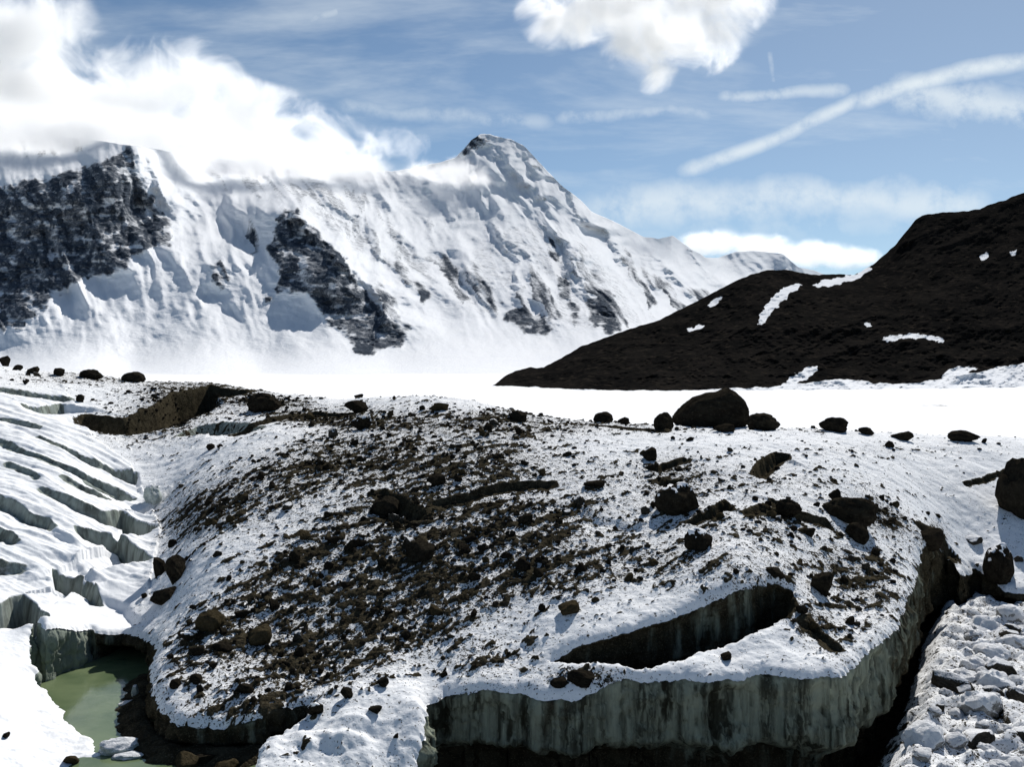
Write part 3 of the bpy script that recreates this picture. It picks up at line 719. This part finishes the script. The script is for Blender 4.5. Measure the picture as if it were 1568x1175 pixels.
# ================================================================== ROCKS
M_rock = mat_rock('dark_moraine_rock', (.012, .010, .008), (.030, .026, .019), (.060, .051, .037))
M_tan = mat_rock('brown_moraine_rock', (.035, .028, .016), (.07, .056, .033), (.12, .10, .066))
M_snowrock = mat_rock('snow_capped_rock', (.030, .027, .022), (.075, .066, .052), (.12, .105, .085), snow=.30)
M_snowlump = mat_rock('snow_caked_stone', (.12, .12, .115), (.34, .34, .33), (.5, .5, .49), snow=.95)
M_icelump = mat_rock('snowy_ice_block', (.35, .40, .37), (.55, .60, .58), (.72, .75, .75), snow=.5)

import bmesh
def ico(sub):
    bm = bmesh.new(); bmesh.ops.create_icosphere(bm, subdivisions=sub, radius=1)
    v = np.array([x.co[:] for x in bm.verts]); f = np.array([[q.index for q in p.verts] for p in bm.faces]); bm.free()
    return v, f
def n3(v, s, seed):
    return (noise2(v[:, 0] * s + seed, v[:, 1] * s + v[:, 2] * s * .6, seed) + noise2(v[:, 1] * s - seed, v[:, 2] * s + v[:, 0] * s * .5, seed + 1)) * .6
def rock_shape(sub, seed, planes=9, rough=.10, squash=(1, .9, .7), keep=(.55, .85)):
    v, f = ico(sub); r = np.random.default_rng(seed)
    for k in range(planes):
        n = r.normal(size=3); n /= np.linalg.norm(n); h = r.uniform(*keep)
        d = v @ n - h; m = d > 0; v[m] -= np.outer(d[m] * .92, n)
    v = v * (1 + rough * n3(v, 1.6, seed)[:, None] + rough * .5 * n3(v, 4.5, seed + 5)[:, None] + rough * .22 * n3(v, 11, seed + 9)[:, None])
    v = v * np.array(squash)
    c = (v.max(0) + v.min(0)) / 2; e = (v.max(0) - v.min(0)) / 2
    return (v - c) / e, f                                # fills the box -1..1
LUMPS = [rock_shape(4, 511 + 5 * k, planes=5, rough=.22, keep=(.75, .95)) for k in range(8)]
def rock_mesh(name, shape, mat, smooth=True):
    o = mesh_obj(name, shape[0], shape[1], mat, smooth=smooth)
    if smooth: o.data.set_sharp_from_angle(angle=math.radians(38))
    me = o.data; bpy.data.objects.remove(o); return me
SHAPES = [rock_shape(4, 11 + 7 * k, planes=13 + k % 4, rough=.10 + .02 * (k % 3), keep=(.45, .8)) for k in range(8)]
MESH = {k: [rock_mesh('rock_shape', s, mt) for s in (LUMPS if k in 'lim' else SHAPES)] for k, mt in (('m', M_rock), ('d', M_rock), ('t', M_tan), ('s', M_snowrock), ('l', M_snowlump), ('i', M_icelump))}
def put(name, me, px, py, w, h, label, cat, group=None, sink=.12, rot=None, depth=None, on=None, deepk=.8):
    """a stone whose foot shows at (px, py), w x h photograph pixels large"""
    x, y = plan(px, py)
    if on: x, y = on
    for _ in range(3):                                  # settle on the finished surface along the line of sight
        z = float(hf(x, y)) if depth is None else depth
        if depth is not None: break
        e = (HY - F * z / y) - py
        if abs(e) < 1.5 or on: break
        y = min(max(y * (1 + .35 * e / max(py - HY, 25)), 18), 90); x = (px - CX) / F * y
    sx = w / F * y / 2; sz = h / F * y / 2
    o = bpy.data.objects.new(name, me); C.objects.link(o)
    o.scale = (sx, (sx * sz) ** .5 * deepk + sx * .2, sz * (1 + sink))
    o.rotation_euler = (0, 0, rot if rot is not None else random.uniform(-.5, .5))
    o.location = (x, y + sx * .5, z + sz * (1 - sink))
    return tag(o, label, cat, group)

# the big boulder on the crest: a wedge that rises to a blunt top on its right
v, f = ico(6)
prof_l = lambda x: np.interp(x, [-1, -.8, -.45, -.1, .2, .42, .62, .85, 1.0], [-.35, .12, .55, .70, .78, 1.0, .92, .62, .05])
v = np.sign(v) * np.abs(v) ** .72; v /= np.abs(v).max(0)
top = prof_l(v[:, 0]); zz = v[:, 2]
v[:, 2] = np.where(zz > 0, zz * (top + .35) - .35, -.35 + zz * .65)
v = v * (1 + .05 * n3(v, 2.2, 5)[:, None] + .035 * n3(v, 5, 15)[:, None] + .016 * n3(v, 13, 19)[:, None])
big = rock_mesh('big_boulder_shape', ((v - (v.max(0) + v.min(0)) / 2) / ((v.max(0) - v.min(0)) / 2), f), M_rock)
put('boulder', big, 1095, 655, 120, 61, 'huge dark wedge shaped boulder standing on the crest', 'boulder', rot=0, deepk=.9)
HERO = [ # px, py(foot), w, h, material, shape, label
    (1172,659,52,27,'m',1,'flat topped brown boulder touching the right side of the huge wedge boulder'),
    (1017,659,30,27,'d',2,'small upright dark boulder just left of the huge wedge boulder'),
    (1112,663,34,13,'d',3,'low dark stone lying in front of the huge wedge boulder'),
    (1280,663,44,23,'m',4,'rounded dark boulder alone on the crest, right of the boulder group'),
    (1328,668,24,12,'d',5,'small dark stone on the crest just right of the lone rounded boulder'),
    (1384,675,32,14,'d',6,'low dark stone halfway between the lone rounded boulder and the right edge'),
    (1480,678,46,17,'m',7,'long low dark rock on the crest near the right edge'),
    (1562,795,54,92,'m',0,'tall dark boulder cut off by the right edge of the view'),
    (1038,788,66,44,'d',2,'blocky black boulder half buried in snow below the crest boulders'),
    (996,706,22,21,'d',3,'small round dark stone above the half buried black boulder'),
    (1306,806,92,42,'m',4,'broad dark brown debris covered boulder near the right end of the mound'),
    (1316,832,36,30,'d',5,'dark stone leaning against the foot of the broad brown boulder'),
    (1279,770,17,20,'d',6,'small upright stone just above the broad brown boulder'),
    (1212,792,44,24,'m',7,'dark angular rock left of the broad brown boulder'),
    (1071,843,44,30,'d',1,'dark chunky rock with snow around it, below the half buried boulder'),
    (1536,890,46,54,'d',2,'dark leaning boulder on the snow slope above the dark hollow'),
    (1494,836,32,15,'s',3,'small flat rock on the snow slope beyond the cliff corner'),
    (1430,842,42,32,'d',4,'dark pointed rock capping the far corner of the ice cliff'),
    (544,634,38,18,'d',5,'flat dark rock on the crest, upper one of a pair'),
    (553,658,36,23,'d',6,'dark rounded rock, lower one of a pair below the crest'),
    (402,632,54,30,'m',7,'large dark rock jutting from the dirty ridge below the left crest'),
    (136,581,40,15,'m',1,'long dark boulder on the far left crest'),
    (201,586,36,16,'d',2,'rounded dark boulder on the left crest, right of the long one'),
    (306,581,19,12,'t',3,'small tan stone standing alone against the bright snowfield'),
    (4,562,20,16,'d',4,'dark stone at the left edge of the far crest'),
    (88,577,22,12,'d',5,'small dark stone on the far left crest'),
    (48,572,22,11,'d',6,'little grey stone between two dark ones on the far left crest'),
    (671,631,30,13,'t',7,'flat light brown stone on the middle of the crest'),
    (793,646,28,17,'d',1,'squat dark stone on the crest between the flat brown stone and the boulder group'),
    (925,649,32,17,'d',2,'dark stone on the crest, first to the left of the boulder group'),
    (956,652,18,11,'d',3,'small dark stone lying near the left foot of the boulder group'),
    (549,608,15,10,'d',4,'tiny dark stone on the skyline of the crest above the pair of rocks'),
    (266,893,34,42,'d',5,'upright dark boulder standing in the trough beside the ice ribs'),
    (248,925,50,26,'d',6,'wide dark boulder at the mouth of the trough, below the upright one'),
    (242,884,20,30,'d',7,'narrow dark rock wedged against the end of an ice rib'),
    (232,772,26,30,'i',1,'pale round ice lump at the end of an upper ice rib'),
    (318,967,44,28,'t',2,'olive brown boulder on the snow above the pool'),
    (392,990,42,28,'t',3,'ochre brown boulder resting on the lower left part of the mound'),
    (285,985,32,16,'d',4,'slanting dark slab on the snow above the pool'),
    (338,1000,34,14,'d',5,'thin dark slab between the slanting slab and the ochre boulder'),
    (300,1006,28,15,'d',6,'dark wedge stone just below the slanting slab'),
    (372,1065,30,16,'d',7,'dark angular stone near the overhanging snow lip above the pool'),
    (298,1048,20,14,'d',1,'small dark stone, right one of two on the snow lip above the pool'),
    (267,1056,18,14,'d',2,'small dark stone, left one of two on the snow lip above the pool'),
    (870,944,36,20,'t',3,'yellowish stone on the snow above the left end of the slot'),
    (574,1096,22,12,'d',4,'lone dark stone on the smooth snow bench at the bottom'),
    (530,1070,20,16,'d',5,'dark stone at the upper edge of the snow bench'),
    (585,1054,18,14,'d',6,'dark stone at the top of the snow bench near the ice cliff'),
    (480,1095,28,18,'d',7,'dark stone on the left rim of the snow bench'),
    (890,1050,44,20,'d',1,'dark rubble stone at the left tip of the snow tongue'),
    (858,1054,30,14,'d',2,'small dark stone at the brink of the ice cliff, left of the snow tongue'),
    (1112,1012,18,12,'d',3,'single dark stone on the clean snow tongue'),
    (1262,915,34,36,'d',4,'dark rock beside the right end of the slot'),
    (1185,886,40,18,'d',5,'dark rock on the lip above the right end of the slot'),
    (8,1130,12,9,'d',6,'small black stone on the snow bank left of the pool'),
    (105,1172,24,12,'t',7,'reddish brown stone on the snow bank at the bottom left'),
    (640,860,50,26,'d',1,'big dark rock amid the dirtiest part of the mound'),
    (590,790,48,30,'d',2,'dark jagged rock on the step above the dirtiest part of the mound'),
    (668,745,30,16,'d',3,'dark stone on the snow above the long curved crack'),
    (912,750,36,12,'d',4,'flat dark stone right of the long curved crack'),
]
for k, (px_, py_, w_, h_, mt, sh, lab) in enumerate(HERO):
    put('boulder' if w_ > 38 else 'ice_block' if mt == 'i' else 'rock', MESH[mt][sh], px_, py_, w_, h_, lab, 'ice block' if mt == 'i' else 'boulder' if w_ > 38 else 'rock')

def snow_cap(parent, shape, cover):
    v, f = shape; n = n3(v, 2.5, 77) * 1.3 + n3(v, 7, 78) * .6
    keepf = (v[f, 2].mean(1) + n[f].mean(1)) > cover
    f = f[keepf]
    if len(f) < 8: return
    u = np.unique(f); mp = np.full(len(v), -1); mp[u] = np.arange(len(u))
    edge = np.clip((v[u, 2] + n[u] - cover) / .25, -.15, 1)
    c = mesh_obj('snow_cap', v[u] * (1.0 + .03 * edge[:, None]) + np.c_[u * 0, u * 0, .06 * edge], mp[f], M_cap)
    c.parent = parent
M_cap, t, b = material('settled_snow'); b.inputs['Base Color'].default_value = (.80, .81, .83, 1)
bump(t, b, t.noise(obj_coord(t), 5, 4), .4, .05)
for o in [o for o in C.objects if o.get('label') and any(q in o['label'] for q in ('half buried in snow below', 'with snow around it', 'snow slope above the dark hollow', 'lower one of a pair', 'left rim of the snow bench', 'muddy rock', 'dark slab on the snow above the pool'))]:
    sh = SHAPES[[m_.name for m_ in MESH['d']].index(o.data.name)] if o.data.name in [m_.name for m_ in MESH['d']] else None
    if sh: snow_cap(o, sh, .66)

# floating and stranded blocks in the pool
def put_at(name, me, x, y, z, s, rot, label, cat, group=None):
    o = bpy.data.objects.new(name, me); C.objects.link(o); o.location = (x, y, z); o.scale = s; o.rotation_euler = rot
    return tag(o, label, cat, group)
def on_water(px, py, z=-9.0):
    y = -z * F / (py - HY); return (px - CX) / F * y, y
x, y = on_water(183, 1150); put_at('ice_block', MESH['i'][2], x, y, -8.93, (.46, .34, .22), (0, 0, .3), 'snow topped ice block stranded at the near end of the pool', 'ice block')
x, y = on_water(196, 1160); put_at('ice_block', MESH['i'][5], x, y, -9.0, (.36, .22, .10), (0, 0, .1), 'thin slab of ice lying against the front of the snow topped block', 'ice block')
x, y = on_water(197, 1082); put_at('ice_block', MESH['i'][4], x, y, -8.95, (.27, .18, .10), (0, 0, .2), 'low ice floe drifting in the middle of the pool', 'ice block')
x, y = on_water(207, 1072); put_at('ice_block', MESH['i'][1], x, y, -8.78, (.10, .10, .18), (0, .1, .2), 'small upright piece of ice on the low floe', 'ice block')
for (px_, py_, s_, mt, sh, lab) in ((282,1172,.36,'t',1,'brown rock standing in the water at the near end of the pool'),(318,1166,.30,'d',3,'dark rock beside the brown one at the near end of the pool'),(345,1178,.32,'t',6,'muddy rock at the bottom edge, nearest the snow bench')):
    x, y = on_water(px_, py_); put_at('rock', MESH[mt][sh], x, y, -8.95, (s_, s_ * .8, s_ * .55), (0, 0, px_), lab, 'rock')

# medium stones strewn over the mound, each of them its own object
def sample(mask_den, n):
    p = mask_den.ravel(); p = p / p.sum()
    return RNG.choice(len(p), n, replace=False, p=p)
area = GY[:, :] ** 1.0 * np.gradient(Ys)[:, None]
ok = (~LEFT) & (SD < -.35) & (GY < 66)
BANDS = [
    ('stones along the crest', 'small stone in the scatter along the mound crest against the snowfield', ok & (PYG < 668) & (GY < 64), 34, (8, 17)),
    ('stones on the upper slope', 'small stone strewn on the patchy snow of the upper mound', ok & (PYG >= 668) & (PYG < 770), 50, (9, 20)),
    ('stones of the debris band', 'small stone in the dirtiest band across the middle of the mound', ok & (PYG >= 770) & (PYG < 960) & (PXG < 820), 64, (10, 26)),
    ('stones on the right slope', 'small stone on the snowy right half of the mound above the slot', ok & (PYG >= 770) & (PYG < 1000) & (PXG >= 820), 56, (9, 22)),
    ('stones near the brink', 'small stone on the mound close above the front brink', ok & (PYG >= 960) & (PXG < 1000), 36, (9, 20)),
]
pitch = np.hypot(*np.gradient(PYG)) + .01
for group, lab, msk, n, (s0, s1) in BANDS:
    w = np.where(msk, np.clip(den, .04, 1.2) ** 1.2 * area, 0)
    for k in sample(w, n):
        x, y = GX.ravel()[k], GY.ravel()[k]; s = s0 + (s1 - s0) * random.random() ** 1.8
        hh = s * random.uniform(.45, .8)
        put('stone', MESH['d' if random.random() < .62 else 't' if random.random() < .6 else 's'][random.randrange(8)], PXG.ravel()[k], PYG.ravel()[k], s, hh, lab, 'stone', group, rot=random.uniform(0, 6.28), on=(x, y), sink=.3, deepk=.7)

# gravel: thousands of small stones nobody could count
gs = [rock_shape(2, 300 + k, planes=6, rough=.14) for k in range(6)]
w = np.where(ok & (GY < 62), np.clip(den - .02, .015, 1.2) ** 1.35 * area, 0)
w = w * np.clip(.15 + dirt, 0, 1)
idx = sample(w, 4500); vs = []; fs = []; base = 0
for k in idx:
    v, f = gs[random.randrange(6)]
    s = (.022 + .075 * random.random() ** 2.6) * (.6 + GY.ravel()[k] / 60)
    a = random.uniform(0, 6.28); ca, sa_ = math.cos(a), math.sin(a)
    q = v * np.array([s, s * random.uniform(.6, 1), s * random.uniform(.45, .85)])
    q = np.stack([q[:, 0] * ca - q[:, 1] * sa_, q[:, 0] * sa_ + q[:, 1] * ca, q[:, 2]], 1)
    x = GX.ravel()[k] + random.uniform(-.03, .03); y = GY.ravel()[k]
    vs.append(q + np.array([x, y, float(hf(x, y)) + s * .22])); fs.append(f + base); base += len(v)
tag(mesh_obj('gravel', np.concatenate(vs), np.concatenate(fs), M_rock, smooth=False), 'small dark stones and grit scattered over the snowy mound', 'gravel', kind='stuff')

# snow-caked stones at the lower right
n = 0; placed = []
for _try in range(1500):
    if n >= 60: break
    px_ = random.uniform(1395, 1620); py_ = random.uniform(950, 1185)
    if px_ < 1400 + (1175 - py_) * .38: continue
    y = 9.05 * F / (py_ - HY); x = (px_ - CX) / F * y
    if poly_sd(np.array([x]), np.array([y]), coarse(moat_poly, 9))[0] < .7: continue
    s = .16 + .46 * random.random() ** 1.8
    if any((x - a) ** 2 + (y - b) ** 2 < ((s + c) * .72) ** 2 for a, b, c in placed): continue
    placed.append((x, y, s))
    dark = random.random() < .14
    iy = int(np.clip((y - gy[0]) / (gy[1] - gy[0]), 0, 399)); ix = int(np.clip((x - gx[0]) / (gx[1] - gx[0]), 0, 639))
    put_at('stone', MESH['s' if dark else 'l'][random.randrange(8)], x, y, zg[iy, ix] + s * .05, (s * random.uniform(.9, 1.3), s, s * random.uniform(.6, .95)), (random.uniform(-.4, .4), random.uniform(-.4, .4), random.uniform(0, 6.28)),
           'dark stone only dusted with snow in the rubble below the ice cliff' if dark else 'lumpy stone caked in snow in the rubble right of the ice cliff', 'stone', 'bare stones in the lower right rubble' if dark else 'snow caked stones in the lower right rubble')
    n += 1

# ================================================================== CLOUDS
def cloud(name, label, blobs, density, nscale, amp, soft, aniso=.35, seed=0.0, stretch=(1, 1, 1), step=.2):
    """blobs: photograph px, py, distance, radii in px (x, z) and metres (y)"""
    els = []
    for (px_, py_, D_, rx, rz, ry) in blobs:
        els.append(((px_ - CX) / F * D_, D_, -(py_ - HY) / F * D_, rx / F * D_, ry, rz / F * D_))
    org = np.array([np.mean([e[0] for e in els]), np.mean([e[1] for e in els]), np.mean([e[2] for e in els])])
    v, f = ico(3); vs = []; fs = []; base = 0
    for e in els:
        vs.append(v * np.array(e[3:]) * 1.12 + np.array(e[:3]) - org); fs.append(f + base); base += len(v)
    o = mesh_obj(name, np.concatenate(vs), np.concatenate(fs))
    o.location = org
    md_ = o.modifiers.new('union', 'REMESH'); md_.mode = 'VOXEL'; md_.voxel_size = min(min(e[3:]) for e in els) * .22
    mt = bpy.data.materials.new(name); mt.use_nodes = True; t = NT(mt.node_tree)
    for n_ in list(t.n): t.n.remove(n_)
    out = t.new('ShaderNodeOutputMaterial'); vol = t.new('ShaderNodeVolumePrincipled')
    t.link(vol.outputs[0], out.inputs['Volume'])
    co = obj_coord(t); f_ = None
    for e in els:
        q = t.vmath('MULTIPLY', t.vmath('SUBTRACT', co, tuple(np.array(e[:3]) - org)), tuple(1 / np.array(e[3:])))
        r = t.vmath('LENGTH', q, out=1)
        f_ = r if f_ is None else t.math('SMOOTH_MIN', f_, r, .25)
    ins = t.math('SUBTRACT', 1.0, f_)
    no = t.noise(t.vmath('ADD', t.mapping(co, stretch), (seed * 37, seed * 23, seed * 11)), nscale, 6, .70, .6)
    dv = t.math('ADD', t.math('MULTIPLY', ins, 1.0), t.math('MULTIPLY', t.math('SUBTRACT', no, .55), amp))
    dv = t.math('MULTIPLY', t.maprange(dv, 0, soft), t.maprange(ins, 0.0, .12))
    t.link(t.math('MULTIPLY', dv, density), vol.inputs['Density'])
    vol.inputs['Color'].default_value = (1, 1, 1, 1); vol.inputs['Anisotropy'].default_value = aniso
    mt.cycles.volume_step_rate = step
    o.data.materials.append(mt)
    return tag(o, label, 'cloud')

if True:
    cloud('cloud', 'large white cloud bank billowing above the ridge left of the summit',
      [(-70,95,6400,215,135,420),(30,60,6400,140,120,420),(60,150,6400,180,110,420),(190,150,6400,150,105,420),(290,132,6400,95,90,360),(335,195,6400,165,84,420),(425,212,6400,118,76,400),(490,232,6400,95,66,340),(550,250,6400,60,44,260)],
      .012, 1 / 420.0, 3.3, 1.0, seed=3, step=.075)
    cloud('cloud', 'soft thin cloud spilling over the crest below the large cloud bank',
      [(-60,196,4100,200,66,200),(70,202,4100,150,58,200),(150,200,4150,110,54,190),(215,208,4200,100,50,190),(300,220,4280,110,48,190),(400,238,4360,100,42,190),(490,254,4520,80,32,170),(560,260,4740,60,26,150)],
      .019, 1 / 170.0, 1.15, 1.0, seed=9, step=.09)
    cloud('cloud', 'small bright cloud puff on the shoulder just left of the summit', [(650,262,5000,50,24,140),(700,266,5000,56,32,150),(735,280,5000,34,20,120)], .014, 1 / 120.0, 2.8, .9, seed=31, step=.14)
    cloud('cloud', 'faint wisp of cloud between the cloud bank and the summit', [(585,222,5000,40,34,120),(622,222,5000,42,30,120)], .006, 1 / 80.0, 2.6, 1.0, seed=11, step=.2)
    cloud('cloud', 'big white cloud at the top of the sky, right of centre',       [(960,-14,9500,160,80,760),(1080,-10,9500,125,85,760),(1000,60,9500,90,76,600),(1060,48,9500,100,72,600),(860,25,9500,80,52,480),(1005,108,9500,46,38,360)],
      .0065, 1 / 460.0, 3.2, .9, seed=57, step=.075)
    cloud('cloud', 'low white cloud lying behind the far right ridge', [(1090,372,9000,66,24,400),(1160,380,9000,74,26,400),(1240,388,9000,84,26,400),(1300,396,9000,54,22,350)], .007, 1 / 220.0, 2.0, .8, seed=77, step=.15)

# ================================================================== SKY, SUN, CAMERA
sd = (math.sin(SUN_AZ) * math.cos(SUN_EL), math.cos(SUN_AZ) * math.cos(SUN_EL), math.sin(SUN_EL))
w = bpy.data.worlds.new('World'); bpy.context.scene.world = w; w.use_nodes = True
t = NT(w.node_tree)
for n_ in list(t.n): t.n.remove(n_)
out = t.new('ShaderNodeOutputWorld'); bg = t.new('ShaderNodeBackground'); t.link(bg.outputs[0], out.inputs[0])
sky = t.new('ShaderNodeTexSky'); sky.sky_type = 'NISHITA'; sky.sun_disc = False
sky.sun_elevation = SUN_EL; sky.sun_rotation = SUN_AZ; sky.altitude = 2800; sky.air_density = 1.0; sky.dust_density = .3; sky.ozone_density = 1.2
bg.inputs['Strength'].default_value = .075
gen = t.new('ShaderNodeTexCoord').outputs['Generated']
sp = t.new('ShaderNodeSeparateXYZ'); t.link(gen, sp.inputs[0])
yy = t.math('MAXIMUM', sp.outputs[1], .05)
sx = t.math('DIVIDE', sp.outputs[0], yy); sz = t.math('DIVIDE', sp.outputs[2], yy)      # sky directions on a plane ahead
cb = t.new('ShaderNodeCombineXYZ'); t.link(sx, cb.inputs[0]); t.link(sz, cb.inputs[1]); sky2 = cb.outputs[0]
def U(px_): return (px_ - CX) / F
def W(py_): return (HY - py_) / F
cir = t.noise(t.mapping(sky2, (2.2, 11, 1), (0, 0, .10)), 1.0, 6, .62, .3)
cir2 = t.noise(t.mapping(sky2, (6, 22, 1), (0, 0, -.2)), 1.0, 5, .6, .3)
fac = t.math('MULTIPLY', t.maprange(t.math('ADD', t.math('MULTIPLY', cir, .7), t.math('MULTIPLY', cir2, .3)), .38, .76), .55)
def streak(x0, y0, x1, y1, width, strength, sag=0.0, wob=.35, ragged=.6):
    """a high band of cirrus along a line of the sky"""
    global fac
    ax_, ay_, bx_, by_ = U(x0), W(y0), U(x1), W(y1); dx, dy = bx_ - ax_, by_ - ay_; L = math.hypot(dx, dy); dx /= L; dy /= L
    px_ = t.math('SUBTRACT', sx, ax_); py_ = t.math('SUBTRACT', sz, ay_)
    al = t.math('DIVIDE', t.math('ADD', t.math('MULTIPLY', px_, dx), t.math('MULTIPLY', py_, dy)), L)
    ac = t.math('SUBTRACT', t.math('MULTIPLY', py_, dx), t.math('MULTIPLY', px_, dy))
    hump = t.math('MULTIPLY', t.math('MULTIPLY', al, t.math('SUBTRACT', 1.0, al)), sag * 4 / F)
    ac = t.math('SUBTRACT', ac, hump)
    ac = t.math('ADD', ac, t.math('MULTIPLY', t.math('SUBTRACT', t.noise(sky2, 14.0, 4), .5), wob * width / F * 2))
    d = t.math('DIVIDE', t.math('ABSOLUTE', ac), width / F)
    f_ = t.math('MULTIPLY', t.maprange(d, 1.0, 0.0), t.math('MULTIPLY', t.maprange(al, -.02, .12), t.maprange(al, 1.02, .9)))
    f_ = t.math('MULTIPLY', f_, t.maprange(t.noise(t.mapping(sky2, (9, 9, 1)), 2.6, 5, .65), .5 - ragged * .5, .62, .0, 1.0))
    fac = t.math('MAXIMUM', fac, t.math('MULTIPLY', f_, strength))
streak(1030,268,1330,142,20,.8,sag=-8,wob=.3,ragged=.95)
streak(1290,166,1680,78,26,.9,sag=14,wob=.3,ragged=.95)
streak(1340,140,1700,190,58,.75,wob=.6)
streak(840,185,1100,178,18,.45,sag=10,wob=.8)
streak(1090,150,1310,135,18,.6,wob=.7)
streak(500,160,860,190,22,.4,wob=.8)
streak(860,325,1540,312,56,.72,sag=12,wob=.6,ragged=.8)
streak(1000,352,1600,330,40,.35,wob=.8)
streak(1178,75,1186,128,8,.45,wob=.6)
streak(470,30,520,15,18,.5,wob=.8)
fac = t.math('MAXIMUM', fac, t.math('ADD', .02, t.math('MULTIPLY', t.maprange(sx, -.35, .6), .16)))
front = t.maprange(sp.outputs[1], .05, .25)
fac = t.math('MULTIPLY', fac, front)
skc = t.vmath('MULTIPLY', sky.outputs[0], (.90, .99, .99))
t.link(t.mix(fac, skc, (10.0, 10.9, 11.4)), bg.inputs['Color'])

sun = bpy.data.lights.new('sun', 'SUN'); sun.energy = 5.0; sun.angle = math.radians(.53); sun.color = (1, .96, .90)
so = bpy.data.objects.new('sun', sun); C.objects.link(so)
from mathutils import Vector
so.rotation_euler = Vector(sd).to_track_quat('Z', 'Y').to_euler()

cam = bpy.data.cameras.new('camera'); cam.sensor_width = 36; cam.lens = 36 * F / 1568
cam.shift_y = -(587.5 - HY) / 1568; cam.clip_start = .5; cam.clip_end = 60000
co_ = bpy.data.objects.new('camera', cam); C.objects.link(co_); co_.rotation_euler = (math.pi / 2, 0, 0)
sc = bpy.context.scene; sc.camera = co_
sc.view_settings.view_transform = 'Standard'; sc.view_settings.look = 'None'; sc.view_settings.gamma = 1; sc.view_settings.exposure = .15
sc.render.engine = 'CYCLES'
sc.cycles.volume_bounces = 6; sc.cycles.max_bounces = 12; sc.cycles.use_denoising = True
